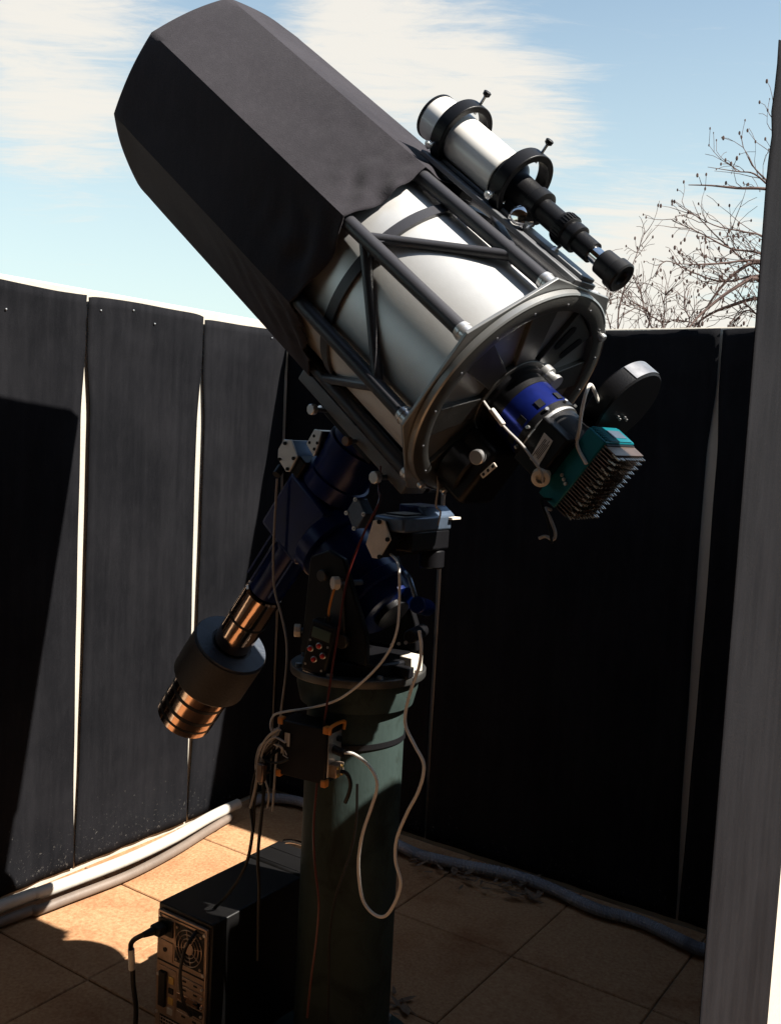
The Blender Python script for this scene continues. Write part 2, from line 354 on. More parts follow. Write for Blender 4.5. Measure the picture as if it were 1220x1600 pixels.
def sstep(a, b, x):
    t = max(0, min(1, (x-a)/(b-a))); return t*t*(3-2*t)
def strip(label, p0, p1, nrm, z1, g0, g1, seed, zb=0.015, amp=1.0, off=0.011, group='black cloth strips on the walls'):
    """cloth nailed along the top and weighted at the floor: its sides draw in between"""
    p0, p1, nrm = V(p0), V(p1), V(nrm); w = (p1-p0).length; a = (p1-p0)/w
    nu, nv = 30, 64; vs = []; fs = []
    for j in range(nv+1):
        t = j/nv; t = t if t < 0.8 else t; z = zb+(z1-zb)*t
        prof = sstep(0.06, 0.42, z)*0.6+sstep(0.3, 1.25, z)*0.4; prof *= 1-sstep(z1-0.42, z1-0.17, z)
        for i in range(nu+1):
            u = i/nu; s0 = 0.002+g0*prof+0.0022*noise.noise(V((seed, z*3.2, 0))); s1 = 0.002+g1*prof+0.0022*noise.noise(V((seed, z*3.2, 9)))
            x = s0+(w-s0-s1)*u
            q = V((x*5+seed*3.1, z*0.55, seed)); d = 0.006*amp*noise.noise(q)+0.0035*amp*noise.noise(V((x*16+seed, z*1.1, seed*2)))
            tight = 1-sstep(z1-0.30, z1-0.02, z)*0.7
            hem = sstep(z1-0.20, z1-0.13, z)
            d = d*tight + hem*0.0022 + hem*0.0045*noise.noise(V((x*9+z*5, z*34, seed)))
            edge = min(u, 1-u)*w
            d += 0.004*math.exp(-edge/0.012)*prof*(1 if seed % 2 else 0.4)
            top = 0.007*noise.noise(V((x*3.5, seed*5, 1)))*t**8 - 0.012*t**10*math.exp(-(min(x, w-x))/0.03)*(seed % 3)*0.4
            vs.append(p0+a*x+nrm*(off+d)+V((0, 0, z+top)))
    for j in range(nv):
        for i in range(nu): k = j*(nu+1)+i; fs.append((k, k+1, k+nu+2, k+nu+1))
    return tag(MB().add(vs, fs).build('cloth_strip', 'black_cloth', smooth=80, solid=0.0016), label, 'cloth', group)
GL = 0.0150
strip('black cloth strip on the left wall, between the right bright gap and the corner', (LX, 2.705, 0), (LX, BY-0.012, 0), (1, 0, 0), 1.985, GL, 0.004, 1)
strip('sunlit black cloth strip between the two bright vertical gaps on the left wall', (LX, 2.165, 0), (LX, 2.701, 0), (1, 0, 0), 2.0, GL, GL, 2)
strip('black cloth strip at the left edge with the dark tube shadow across it', (LX, 1.625, 0), (LX, 2.161, 0), (1, 0, 0), 1.998, GL, GL, 3)
strip('black cloth strip on the left wall just outside the left of the frame', (LX, 1.085, 0), (LX, 1.621, 0), (1, 0, 0), 2.0, GL, GL, 4)
strip('shaded black cloth strip on the back wall behind the pier', (LX+0.02, BY, 0), (-1.922, BY, 0), (0, -1, 0), 1.972, 0.004, 0.007, 5)
strip('wide shaded black cloth strip on the back wall behind the teal camera', (-1.918, BY, 0), (-0.925, BY, 0), (0, -1, 0), 1.972, 0.006, 0.014, 6, amp=1.5)
strip('shaded black cloth strip on the back wall behind the grey near panel', (-0.921, BY, 0), (-0.43, BY, 0), (0, -1, 0), 1.972, 0.012, 0.004, 7, amp=1.6)
strip('grey-lit black cloth over the near board at the right edge', (PXX, 1.478, 0), (PXX, 1.985, 0), (1, 0, 0), 2.185, 0.0, 0.0, 8, amp=0.22, off=0.0035, group='cloth on the near board')
# nails along the hems
for k, (x, y) in enumerate([(10, 483), (158, 485), (209, 485), (242, 506), (425, 528)]):
    p = atp(x, y, (1, 0, 0), LX+0.016)
    tag(MB().lathe(p-V((0.006, 0, 0)), (1, 0, 0), [(0, 0.0018), (0.008, 0.0032), (0.0090, 0.0024), (0.0095, 0.0001)], 10).build('nail', 'aluminium'),
        ['bright nail head in the cloth hem near the left edge', 'bright nail head in the middle strip hem, left one', 'bright nail head in the middle strip hem, centre one', 'bright nail head in the middle strip hem, right one', 'bright nail head in the hem beside the shroud'][k], 'nail', 'nails in the cloth hems')

# conduits along the foot of the walls
def onf(pts, z): return [atz(x, y, z) for x, y in pts]
wt = [V((LX+0.055, -0.4, 0.052)), V((LX+0.055, 0.8, 0.052))] + onf([(2, 1416), (60, 1396), (110, 1378), (200, 1343), (270, 1310), (330, 1276), (372, 1256)], 0.05)
cable('conduit', wt, 0.021, 'conduit_white', 'thick white tube at the foot of the sunlit left wall', k=10, cat='conduit', group='tubes along the wall foot', n=14)
bt = [V((LX+0.12, -0.4, 0.02)), V((LX+0.115, 0.8, 0.02))] + onf([(2, 1441), (60, 1422), (110, 1403), (200, 1368), (270, 1332), (325, 1298), (360, 1277)], 0.018)
cable('conduit', bt, 0.0165, 'conduit_brown', 'dusty brown tube on the tiles below the white tube', k=10, cat='conduit', group='tubes along the wall foot', n=12)
def corrugated(name, pts, r, m, label):
    P = crom(pts, 60); acc = [0.0]
    for a, b in zip(P, P[1:]): acc.append(acc[-1]+(b-a).length)
    mb = MB(); T_ = acc[-1]
    mb.tube(P, r, 12, rf=lambda t: r*(1.0 if int(t*T_/0.0035) % 2 else 0.86))
    return tag(mb.build(name, m, smooth=0), label, 'conduit', 'tubes along the wall foot')
rt = onf([(392, 1252), (425, 1247), (470, 1253), (540, 1278), (625, 1322), (660, 1337), (720, 1351), (800, 1367), (860, 1388), (930, 1420), (1000, 1440), (1070, 1473), (1100, 1484)], 0.03) + [V((-0.62, BY-0.10, 0.03)), V((-0.44, BY-0.07, 0.03))]
corrugated('conduit', rt, 0.021, 'conduit_grey', 'grey corrugated tube along the shaded back wall')
# dead leaves and twigs swept against the corrugated tube
lf = MB()
for k in range(84):
    t = random.random(); x = 660+t*190+random.gauss(0, 12); y = 1342+t*52+random.gauss(0, 9)+4
    if k >= 70: x, y = random.uniform(590, 640), random.uniform(1545, 1605)
    p = atz(x, y, 0.008+random.random()*0.02*(k < 70)); a = random.uniform(0, 6.28); d = V((math.cos(a), math.sin(a), random.uniform(-0.06, 0.16))).normalized(); l = random.uniform(0.012, 0.034); w = l*random.uniform(0.25, 0.42)
    s_ = d.cross(V((0, 0, 1))).normalized()*w; n_ = V((0, 0, 1))*l*random.uniform(0.05, 0.25)
    if k % 7 == 0: lf.tube([p-d*l*1.6, p+n_*0.4, p+d*l*1.6+n_], 0.0016, 4)
    else: lf.add([p-d*l, p-d*l*0.3+s_, p+d*l*0.4+s_*0.8+n_, p+d*l+n_*1.6, p+d*l*0.4-s_*0.8+n_, p-d*l*0.3-s_, p-d*l*0.3-n_*0.3, p+d*l*0.4+n_*0.6],
                 [(0, 6, 1), (1, 6, 7, 2), (2, 7, 3), (0, 5, 6), (6, 5, 4, 7), (7, 4, 3)])
lo = lf.build('leaf_litter', 'dry_leaf', smooth=0); lo['kind'] = 'stuff'; tag(lo, 'dead leaves and twigs swept against the grey corrugated tube', 'leaves')

# bare bushes beyond the back wall
def bush(label, mains, base, seed, twig, bud_n, r0):
    rnd = random.Random(seed); e = thing('bush', base, label, 'bush', 'bare bushes beyond the back wall')
    stem = MB(); tw = MB(); bd = MB()
    for path in mains:
        P = crom(path[1], 5); r = path[0]
        stem.tube(P, r, 5, rf=lambda t: r*(1-0.78*t))
        n = len(P)
        for k in range(int((path[2] if len(path) > 2 else twig)*len(path[1]))):
            i = rnd.randrange(max(1, n//6), n-1); p = P[i]; t = (P[i+1]-P[i]).normalized()
            d = (t*rnd.uniform(0.6, 1.3)+V((rnd.gauss(0, 1), rnd.gauss(0, 1), rnd.gauss(0.25, 1)))*0.55).normalized()
            l = rnd.uniform(0.08, 0.34)*(1-0.5*i/n); q = [p]
            for m_ in range(4):
                d = (d+V((rnd.gauss(0, 1), rnd.gauss(0, 1), rnd.gauss(0.2, 1)))*0.22).normalized(); q.append(q[-1]+d*l/4)
                if rnd.random() < 0.35:
                    d2 = (d+V((rnd.gauss(0, 1), rnd.gauss(0, 1), rnd.gauss(0, 1)))*0.8).normalized()*l*0.4; tw.tube([q[-1], q[-1]+d2*0.5+V((0, 0, 0.006)), q[-1]+d2], 0.0014, 3)
                    if rnd.random() < bud_n: bd.sphere(q[-1]+d2, rnd.uniform(0.004, 0.0085), 6, 4, (0.7, 0.7, 1.3))
            tw.tube(q, 0.0022, 4, rf=lambda t: 0.0023*(1-0.6*t))
            if rnd.random() < bud_n: bd.sphere(q[-1], rnd.uniform(0.005, 0.010), 6, 4, (0.7, 0.7, 1.3))
    stem.build('limb', 'bark', e); t_ = tw.build('twigs', 'bark', e); t_['kind'] = 'stuff'; t_ = bd.build('buds', 'bark', e); t_['kind'] = 'stuff'
def pp(d, pts, dd=0.0): return [at(x, y, d+dd*i/len(pts)) for i, (x, y) in enumerate(pts)]
D1 = 5.0; bx = at(1250, 640, D1); b0 = V((bx.x, bx.y, -0.05)); 
def limb(r, pts, d=D1, dd=0.0, tw=4): return (r, pp(d, pts, dd), tw)
mains = [(0.03, [b0, b0+V((0.02, 0, 0.9)), at(1262, 560, D1), at(1268, 430, D1), at(1250, 300, D1)]),
    limb(0.016, [(1262, 520), (1190, 440), (1150, 448), (1095, 490), (1070, 520)], D1, -0.3),
    limb(0.014, [(1262, 500), (1195, 415), (1150, 425), (1110, 470), (1085, 520)]),
    limb(0.014, [(1262, 540), (1200, 470), (1140, 478), (1095, 500), (1065, 535)], D1, 0.3),
    limb(0.008, [(1262, 470), (1198, 402), (1140, 388), (1095, 365), (1050, 345)]),
    limb(0.008, [(1262, 460), (1200, 410), (1120, 412), (1090, 413), (1050, 412)], D1, -0.4),
    limb(0.007, [(1262, 450), (1195, 430), (1130, 440), (1080, 425), (1040, 408), (1018, 436)], D1, -0.2),
    limb(0.007, [(1268, 440), (1200, 375), (1160, 362), (1115, 352), (1060, 322)], tw=3),
    limb(0.006, [(1265, 480), (1185, 425), (1125, 375), (1090, 340), (1055, 315)], D1, 0.3, 2.5),
    limb(0.011, [(1268, 330), (1208, 298), (1150, 294), (1110, 290), (1075, 289)], tw=1.0),
    limb(0.006, [(1208, 298), (1178, 272), (1150, 268), (1105, 261)], tw=1.0),
    limb(0.006, [(1205, 290), (1180, 265), (1168, 245)], tw=1.0),
    limb(0.007, [(1258, 300), (1213, 240), (1208, 200), (1207, 168)], tw=2.0),
    limb(0.006, [(1262, 560), (1190, 500), (1160, 480), (1120, 540)]),
    limb(0.006, [(1262, 580), (1180, 490), (1150, 500), (1130, 540)], D1, 0.2)]
bush('bare bush with many dark buds rising beside the near board at right', mains, b0, 3, 7, 0.6, 1)
D2 = 5.6; c2 = at(965, 640, D2); b2 = V((c2.x, c2.y, -0.05)); k0 = at(968, 600, D2)
mains = [(0.012, [b2, b2+V((0, 0, 0.8)), k0])]+[(0.006, [k0]+pp(D2, p, q)) for p, q in [([(965, 500), (975, 450), (995, 395), (1008, 360)], 0.2), ([(1020, 540), (1005, 480), (1000, 445)], 0.1), ([(1030, 520), (1037, 470), (1040, 458)], 0), ([(1070, 515), (1068, 480), (1069, 455)], 0.2), ([(1015, 500), (985, 470), (960, 450)], -0.2), ([(955, 520), (945, 480), (950, 470)], 0), ([(1035, 520), (1010, 490), (978, 478)], 0.3), ([(1090, 520), (1060, 500), (1040, 505)], 0.1)]]
bush('sparse bush of thin upright twigs seen below the eyepiece', mains, b2, 5, 5, 0.3, 1)

# ================================================================== the telescope
EL, AZ = 0.651, 0.083                          # tube parked on the pole
TT = V((-math.cos(EL)*math.cos(AZ), math.cos(EL)*math.sin(AZ), math.sin(EL)))
E1 = TT.cross(V((0, 0, 1))).normalized(); E2 = E1.cross(TT)
TC = at(789.0, 613.2, 2.15)                   # centre of the rear plate
def tp(s, a, r): a = rad(a); return TC+TT*s+(E1*math.cos(a)+E2*math.sin(a))*r
def q(s, u, v): return TC+TT*s+E1*u+E2*v
AXT = (TT, E1, E2)
def onu(x, y, u): return atp(x, y, E1, TC.dot(E1)+u)
A0 = 20.2
scope = thing('telescope', TC, 'large open-truss telescope with silver inner tube aimed up to the left', 'telescope')
def rsec(r, n=64, s=0.0): return [tp(s, 360*i/n, r) for i in range(n)]
# silver inner tube, open at the front
mb = MB().lathe(TC, TT, [(0.0, 0.248), (0.56, 0.248), (0.56, 0.244), (0.0, 0.244)], 96, True); mb.build('inner_tube', 'liner', scope)
MB().ring(TC, TT, 0.249, 0.257, 0.318, 0.345, 96).build('hoop', 'pole_black', scope)
MB().ring(TC, TT, 0.249, 0.256, 0.53, 0.56, 96).build('hoop', 'pole_black', scope)
MB().ring(TC, TT, 0.225, 0.260, 1.20, 1.235, 64).build('front_ring', 'pole_black', scope)
MB().cyl(q(1.11, 0, 0), q(1.22, 0, 0), 0.085, n=32, bev=0.004).build('secondary_housing', 'black_metal', scope)
for k in range(4):
    a = 45+90*k; m_ = MB(); m_.prism([tp(1.16, a, 0.08), tp(1.16, a, 0.24), tp(1.20, a, 0.24), tp(1.20, a, 0.08)], (E1*-math.sin(rad(a))+E2*math.cos(rad(a)))*0.003); m_.build('spider_vane', 'black_metal', scope)
for k in range(8):
    a = A0+45*k
    p = MB().cyl(tp(0.018, a, 0.275), tp(1.225, a, 0.262), 0.0172, n=20).build('truss_pole', 'pole_black', scope)
    MB().cyl(tp(0.0, a, 0.275), tp(0.03, a, 0.275), 0.0190, n=20, bev=0.002).build('pole_end', 'aluminium', p)
    MB().cyl(tp(0.0165, a, 0.275), tp(0.022, a, 0.275), 0.0204, n=20).build('collar', 'aluminium', p)
# diagonals: front ends on every other pole, rear ends on the poles between
for k in range(8):
    fr = (k % 2 == 1)
    if not fr: continue
    for d in (-1, 1):
        a0 = A0+45*k; a1 = A0+45*(k+d)
        P0 = tp(0.352, a0+d*1.0, 0.270); P1 = tp(0.120, a1-d*1.0, 0.272)
        mid = (P0+P1)/2
        MB().tube([P0, P0+(P1-P0)*0.04, mid, P1-(P1-P0)*0.04, P1], 0.0118, 14).build('diagonal_strut', 'pole_black', scope)
        # welded gussets
        t = (P1-P0).normalized()
        for (e_, sgn, pa, dirv) in ((P1, -1, a1, 1), (P0, 1, a0, -1)):
            rd = (e_-TC).normalized(); pl_ = tp(0, pa, 0.272)-TC
            base = TC+pl_+TT*((e_-TC).dot(TT))
            MB().prism([base+TT*0.03*dirv, e_+t*sgn*0.055, base-TT*0.012*dirv], (base-(TC+TT*((e_-TC).dot(TT)))).normalized()*0.007).build('gusset', 'pole_black', scope)
# rear plate: octagonal plate, round ring, recessed cell with spokes
octo = [tp(0, A0+45*k, 0.300) for k in range(8)]
MB().prism([p-TT*0.006 for p in octo], TT*0.008).build('octagon_plate', 'plate_rim', scope, bevel=0.0015)
rp = MB().lathe(TC, -TT, [(0.004, 0.228), (0.024, 0.230), (0.026, 0.236), (0.026, 0.256), (0.022, 0.267), (0.006, 0.270), (0.004, 0.269)], 96, True).build('rear_ring', 'plate_grey', scope)
MB().lathe(TC, -TT, [(0.0215, 0.2668), (0.0235, 0.2682), (0.0205, 0.2715), (0.008, 0.2720), (0.008, 0.2700)], 96, True).build('rim_edge', 'plate_rim', rp)
for k in range(16):
    p = tp(-0.0262, 11+22.5*k, 0.247); MB().cyl(p, p-TT*0.002, 0.0028, n=10).build('bolt', 'rail_grey', rp)
cell = MB().lathe(TC, -TT, [(-0.02, 0.0001), (-0.02, 0.226)], 64).build('cell_back', 'black_metal', scope)
sp = MB()
def spoke(a, wi, wo):
    pts = []
    for r, w in ((0.075, wi), (0.232, wo)):
        for s_ in ((-1, 1) if r < 0.1 else (1, -1)): pts.append(tp(-0.004, a+s_*math.degrees(w/2/r), r))
    sp.prism(pts, -TT*0.014)
for a, wi, wo in ((22, 0.055, 0.075), (112, 0.055, 0.075), (67, 0.05, 0.12), (157, 0.05, 0.08), (202, 0.055, 0.075), (247, 0.05, 0.08), (292, 0.055, 0.075), (337, 0.05, 0.08)): spoke(a, wi, wo)
sp.ring(TC, -TT, 0.05, 0.10, 0.006, 0.021, 48); sp.build('cell_spokes', 'plate_grey', scope, bevel=0.002)
for a in (58, 76):
    p0 = tp(-0.0188, a, 0.150); p1 = tp(-0.0188, a-1, 0.192); w = (p1-p0).normalized().cross(TT)*0.011; poly = []
    for i in range(9): t = math.pi*i/8; poly.append(p1+w*math.cos(t)+(p1-p0).normalized()*0.011*math.sin(t))
    for i in range(9): t = math.pi*i/8; poly.append(p0-w*math.cos(t)-(p1-p0).normalized()*0.011*math.sin(t))
    MB().prism(poly, -TT*0.0016).build('slot', 'black_metal', scope)
col_ = MB().lathe(q(-0.018, 0.05, 0.078), -TT, [(0, 0.020), (0.02, 0.020), (0.022, 0.014), (0.034, 0.014), (0.036, 0.018), (0.046, 0.018), (0.046, 0.0001)], 24).build('collimation_knob', 'aluminium', scope)
for (u, v) in ((-0.12, -0.245), (0.17, 0.19), (-0.02, -0.262)):
    MB().cyl(q(-0.02, u, v), q(-0.034, u, v), 0.009, n=14, bev=0.002).build('bolt', 'aluminium', scope)
# plates under and over the tube
dv = MB().box(q(0.235, -0.045, -0.300), 0.43, 0.085, 0.034, AXT).build('dovetail_bar', 'bar_grey', scope, bevel=0.003)
MB().box(q(0.235, 0.06, -0.300), 0.43, 0.10, 0.03, AXT).build('saddle_plate', 'black_metal', scope, bevel=0.003)
rail = MB().box(q(0.255, 0.002, 0.284), 0.52, 0.088, 0.012, AXT).build('rail', 'rail_grey', scope, bevel=0.002)
MB().box(q(0.255, 0.012, 0.2945), 0.51, 0.050, 0.009, AXT).build('rail_tongue', 'rail_grey', rail, bevel=0.002)
for s_ in (0.02, 0.40): MB().box(q(s_, 0.022, 0.266), 0.03, 0.05, 0.028, AXT).build('rail_foot', 'black_metal', rail, bevel=0.002)

# ------------------------------------------------------------------ cloth shroud over the front of the truss
def shroud():
    na, ns = 8*18, 60; vs = []; fs = []; S1 = 1.268
    def hem(a):
        k = ((a-A0) % 45)/45.0
        h = 0.428-0.016*math.sin(math.pi*k)+0.006*noise.noise(V((a*0.11, 3, 0)))
        d = abs(((a-250+180) % 360)-180)
        h -= 0.035*math.exp(-(d/30.0)**2)
        d2 = abs(((a-225+180) % 360)-180); h += 0.016*math.exp(-(d2/12.0)**2)*noise.noise(V((a*0.5, 1, 0)))*3
        d3 = abs(((a-170+180) % 360)-180); h -= 0.018*math.exp(-(d3/26.0)**2)
        return h
    def rr(a, s, h):
        k = ((a-A0) % 45)/45.0*2-1
        Rv = 0.2955+0.0010*sstep(0.5, 1.2, s); poly = Rv*math.cos(math.pi/8)/math.cos(k*math.pi/8)
        r = poly - 0.0035*(1-k*k)*math.sin(math.pi*min(1, max(0, (s-h)/(S1-h))))
        w = math.exp(-(s-h)/0.13)
        r += 0.009*w*noise.noise(V((a*0.10+s*9, s*16-a*0.05, 2.0)))*(1-abs(k)**4)
        r += 0.0078*w*math.sin((s-h)*70+a*0.17+2.6*noise.noise(V((a*0.05, s*6, 4))))*(1-k*k)
        r -= 0.007*w*(1-k*k)
        r += 0.0030*noise.noise(V((a*0.035, s*4, 8)))*(1-abs(k)**3)
        r += (0.289-r)*0.42*math.exp(-(S1-s)/0.045)*sstep(-1, 0.2, 0)
        r += 0.0015*math.exp(-((s-(S1-0.030))/0.018)**2)       # front hoop in its hem
        return r
    for i in range(na):
        a = A0+360.0*i/na; h = hem(a)
        for j in range(ns+1):
            t = j/ns; t = t*t*0.45+t*0.55; s = h+(S1-h)*t
            vs.append(tp(s, a, rr(a, s, h)))
        vs.append(tp(S1+0.003, a, rr(a, S1, h)-0.010)); vs.append(tp(S1-0.03, a, rr(a, S1, h)-0.016))
    m = ns+3
    for i in range(na):
        i2 = (i+1) % na
        for j in range(m-1): fs.append((i*m+j, i2*m+j, i2*m+j+1, i*m+j+1))
    o = MB().add(vs, fs).build('shroud', 'shroud_cloth', smooth=40, solid=0.0018)
    return tag(o, 'black cloth shroud stretched over the front of the truss telescope', 'shroud')
shroud()

# ------------------------------------------------------------------ guide scope on the rail
G0 = onu(682, 184, 0.022); G1 = onu(969, 433, 0.022); GA = (G1-G0); GL_ = GA.length; GA.normalize()
gx = GA.cross(E1).normalized()
if gx.dot(E2) < 0: gx = -gx
def gq(t, u=0.0, v=0.0): return G0+GA*(GL_*t)+E1*u+gx*v
guide = thing('guide_scope', gq(0.5), 'small white refractor riding in two black rings on the telescope', 'telescope')
def gl(prof): return MB().lathe(G0, GA, [(h*GL_, r) for h, r in prof], 40)
gl([(0.0, 0.050), (0.0, 0.0525), (0.012, 0.0535), (0.405, 0.0535), (0.41, 0.050)]).build('tube', 'white_tube', guide)
gl([(-0.006, 0.044), (-0.006, 0.0545), (0.006, 0.0545), (0.006, 0.0530)]).build('lens_rim', 'black_metal', guide)
gl([(0.40, 0.052), (0.44, 0.050), (0.455, 0.040), (0.47, 0.036), (0.56, 0.034), (0.565, 0.038), (0.605, 0.038), (0.61, 0.030)]).build('focuser_body', 'black_metal', guide)
gl([(0.60, 0.026), (0.70, 0.026), (0.705, 0.0335), (0.715, 0.034), (0.745, 0.034), (0.75, 0.029), (0.765, 0.031), (0.79, 0.031), (0.795, 0.024)]).build('extension_tube', 'black_metal', guide)
for k in range(30):
    a = 2*math.pi*k/30; d = E1*math.cos(a)+gx*math.sin(a); MB().box(gq(0.728)+d*0.0345, 0.018, 0.003, 0.003, (GA, GA.cross(d), d)).build('knurl', 'black_metal', guide)
gl([(0.79, 0.0235), (0.865, 0.0235), (0.866, 0.019)]).build('draw_tube', 'black_metal', guide)
gl([(0.86, 0.0175), (0.915, 0.0175)]).build('eyepiece_barrel', 'chrome', guide)
gl([(0.905, 0.020), (0.912, 0.0275), (0.965, 0.0285), (0.970, 0.033), (1.005, 0.0335), (1.01, 0.030), (1.006, 0.016), (0.99, 0.012)]).build('eyepiece', 'black_plastic', guide)
kn = MB().lathe(onu(812, 340, 0.022-0.046)+E1*0.02, -E1, [(-0.02, 0.009), (0.010, 0.009), (0.010, 0.021), (0.013, 0.0235), (0.030, 0.0235), (0.036, 0.018), (0.038, 0.010), (0.0385, 0.0001)], 28).build('focus_knob', 'chrome', guide)
MB().lathe(gq(0.535, 0.030, -0.030), E1, [(0, 0.009), (0.018, 0.009), (0.018, 0.019), (0.036, 0.0205), (0.039, 0.018)], 24).build('focus_knob', 'chrome', guide)
MB().box(gq(0.54, 0, -0.036), 0.07, 0.05, 0.022, (GA, E1, gx)).build('focuser_block', 'black_metal', guide, bevel=0.004)
for t, v in ((0.62, -0.046), (0.76, -0.042)):
    MB().lathe(gq(t, -0.012, v+0.012), -gx*0.6-E1*0.5, [(0, 0.003), (0.012, 0.003), (0.012, 0.0085), (0.024, 0.0085), (0.024, 0.0001)], 16).build('lock_screw', 'aluminium', guide)
for idx, t in enumerate((0.14, 0.475)):
    c = gq(t, 0, 0.006 if idx == 0 else 0.010); r = MB().ring(c, GA, 0.0625, 0.078, -0.017, 0.017, 56).build('ring', 'black_metal', guide, bevel=0.002)
    for ang in (90, 210, 330):
        d = E1*math.cos(rad(ang))+gx*math.sin(rad(ang)); out_ = 0.022 if ang == 90 else 0.012
        MB().cyl(c+d*0.0535, c+d*(0.078+out_), 0.0035, n=10).build('screw', 'aluminium', r)
        kk = MB().lathe(c+d*(0.078+out_-0.004), d, [(0, 0.004), (0.003, 0.0085), (0.011, 0.0095), (0.013, 0.006), (0.013, 0.0001)], 12).build('thumbscrew', 'black_plastic' if ang == 90 else 'aluminium', r)
    foot = c-gx*0.078; fo = q((foot-TC).dot(TT), 0.022, 0.299)
    b_ = MB(); hgt = (foot-fo).length+0.01; b_.prism([fo+TT*0.017-E1*0.022, fo-TT*0.017-E1*0.022, foot-TT*0.012-E1*0.012+gx*0.012, foot+TT*0.012-E1*0.012+gx*0.012], E1*0.044)
    b_.build('ring_foot', 'black_metal', r, bevel=0.002)

# ------------------------------------------------------------------ instruments behind the rear plate
foc = thing('focuser', q(-0.03, 0, 0), 'blue cylindrical focuser on the telescope rear plate', 'focuser')
def rl(prof, u=0.0, v=0.0, n=56): return MB().lathe(q(0, u, v), -TT, prof, n)
rl([(0.018, 0.03), (0.018, 0.088), (0.030, 0.088), (0.033, 0.080)]).build('flange', 'black_metal', foc)
rl([(0.030, 0.079), (0.062, 0.079), (0.064, 0.0765)]).build('front_barrel', 'black_metal', foc)
rl([(0.060, 0.074), (0.062, 0.0780), (0.126, 0.0780), (0.128, 0.074)]).build('blue_barrel', 'blue_anodised', foc)
rl([(0.127, 0.07), (0.127, 0.0795), (0.142, 0.0795), (0.142, 0.070)]).build('lock_ring', 'black_metal', foc)
rl([(0.142, 0.066), (0.142, 0.0755), (0.149, 0.0755), (0.150, 0.068)]).build('silver_ring', 'aluminium', foc)
for k in range(5):
    a = rad(60+38*k); d = E1*math.cos(a)+E2*math.sin(a); MB().box(q(-0.112, 0, 0)+d*0.0775, 0.018, 0.016, 0.006, (TT, TT.cross(d), d)).build('access_slot', 'black_plastic', foc)
    MB().cyl(q(-0.1345, 0, 0)+d*0.077, q(-0.1345, 0, 0)+d*0.086, 0.004, n=10).build('set_screw', 'aluminium', foc)
fw_ = thing('filter_wheel', q(-0.2, 0.08, 0.1), 'black round filter wheel with shiny curved edge, right of the focuser', 'filter wheel')
rl([(0.15, 0.05), (0.15, 0.072), (0.228, 0.072), (0.228, 0.05)]).build('body', 'black_metal', fw_)
wh = rl([(0.164, 0.04), (0.164, 0.092), (0.168, 0.096), (0.206, 0.096), (0.210, 0.092), (0.210, 0.04)], 0.105, 0.125, 72).build('wheel_housing', 'black_metal', fw_)
arc = MB(); seg = []  # lighter arc puts the sunlit shine of the wheel edge into colour
for i in range(17):
    a = rad(78+50*i/16); d = E1*math.cos(a)+E2*math.sin(a); o_ = q(0, 0.105, 0.125)
    seg.append((o_+d*0.0967-TT*0.168, o_+d*0.0967-TT*0.206, o_+d*0.0980-TT*0.206, o_+d*0.0980-TT*0.168))
for a_, b_ in zip(seg, seg[1:]): arc.add(list(a_)+list(b_), [(0, 1, 5, 4), (1, 2, 6, 5), (2, 3, 7, 6), (3, 0, 4, 7)])
arc.build('edge_shine', 'shine_grey', wh)
for k in range(4): MB().box(q(-0.2135, 0.075+0.016*k, 0.108-0.006*(k % 2)), 0.003, 0.006, 0.005, AXT).build('contact', 'aluminium', wh)
MB().box(q(-0.188, -0.066, -0.005), 0.075, 0.04, 0.11, AXT).build('side_box', 'black_metal', fw_, bevel=0.004)
st_ = MB().box(q(-0.192, -0.0872, -0.004), 0.026, 0.002, 0.062, (TT, E1, (E2+TT*0.15).normalized())).build('sticker', 'paper', fw_)
for k in range(5): MB().box(q(-0.185-0.0035*k, -0.0884, -0.004+0.004*(k % 2)), 0.0014, 0.0006, 0.046-0.008*(k % 3), AXT).build('print_line', 'ink', st_)
cn = MB().lathe(q(-0.212, -0.060, -0.048), (-E1*0.8-TT*0.5), [(0, 0.019), (0.035, 0.019), (0.037, 0.016), (0.037, 0.010), (0.030, 0.009), (0.030, 0.0001)], 28).build('connector', 'cream', fw_)
ccd = thing('camera', q(-0.28, 0.02, 0), 'teal finned astronomy camera hanging below the filter wheel', 'camera')
S0 = -0.226
MB().box(q(S0-0.026, 0.018, -0.001), 0.050, 0.132, 0.178, AXT).build('body', 'teal', ccd, bevel=0.003)
tpn = MB().box(q(S0-0.026, 0.020, 0.0885), 0.046, 0.098, 0.003, AXT).build('top_plate', 'teal', ccd)
for k in range(9): MB().box(q(S0-0.005-0.0052*k, -0.034, 0.0895), 0.0022, 0.022, 0.004, AXT).build('rib', 'teal', ccd)
MB().box(q(S0-0.026, 0.032, 0.0905), 0.024, 0.060, 0.001, AXT).build('plate_print', 'steel_blue', ccd)
for k in range(24): MB().box(q(S0-0.067, 0.018, -0.085+0.0072*k), 0.032, 0.128, 0.0026, AXT).build('fin', 'fin_bronze', ccd)
pn = MB()
for k in range(11):
    for j in range(14): pn.box(q(S0-0.0845, -0.040+0.0116*k, -0.082+0.0122*j), 0.020, 0.0040, 0.0040, (TT+E1*random.uniform(-0.12, 0.12)+E2*random.uniform(-0.12, 0.12), E1, E2))
pn = pn.build('heat_sink_pins', 'pin_metal', ccd); pn['kind'] = 'stuff'
MB().box(q(S0-0.0535, 0.018, -0.001), 0.005, 0.124, 0.17, AXT).build('heat_sink_base', 'black_metal', ccd)
for k in range(3): MB().lathe(q(S0-0.02-0.009*k, -0.048, -0.025-0.004*k), -E1, [(0, 0.004), (0.003, 0.004), (0.004, 0.0001)], 10).build('screw', 'aluminium', ccd)
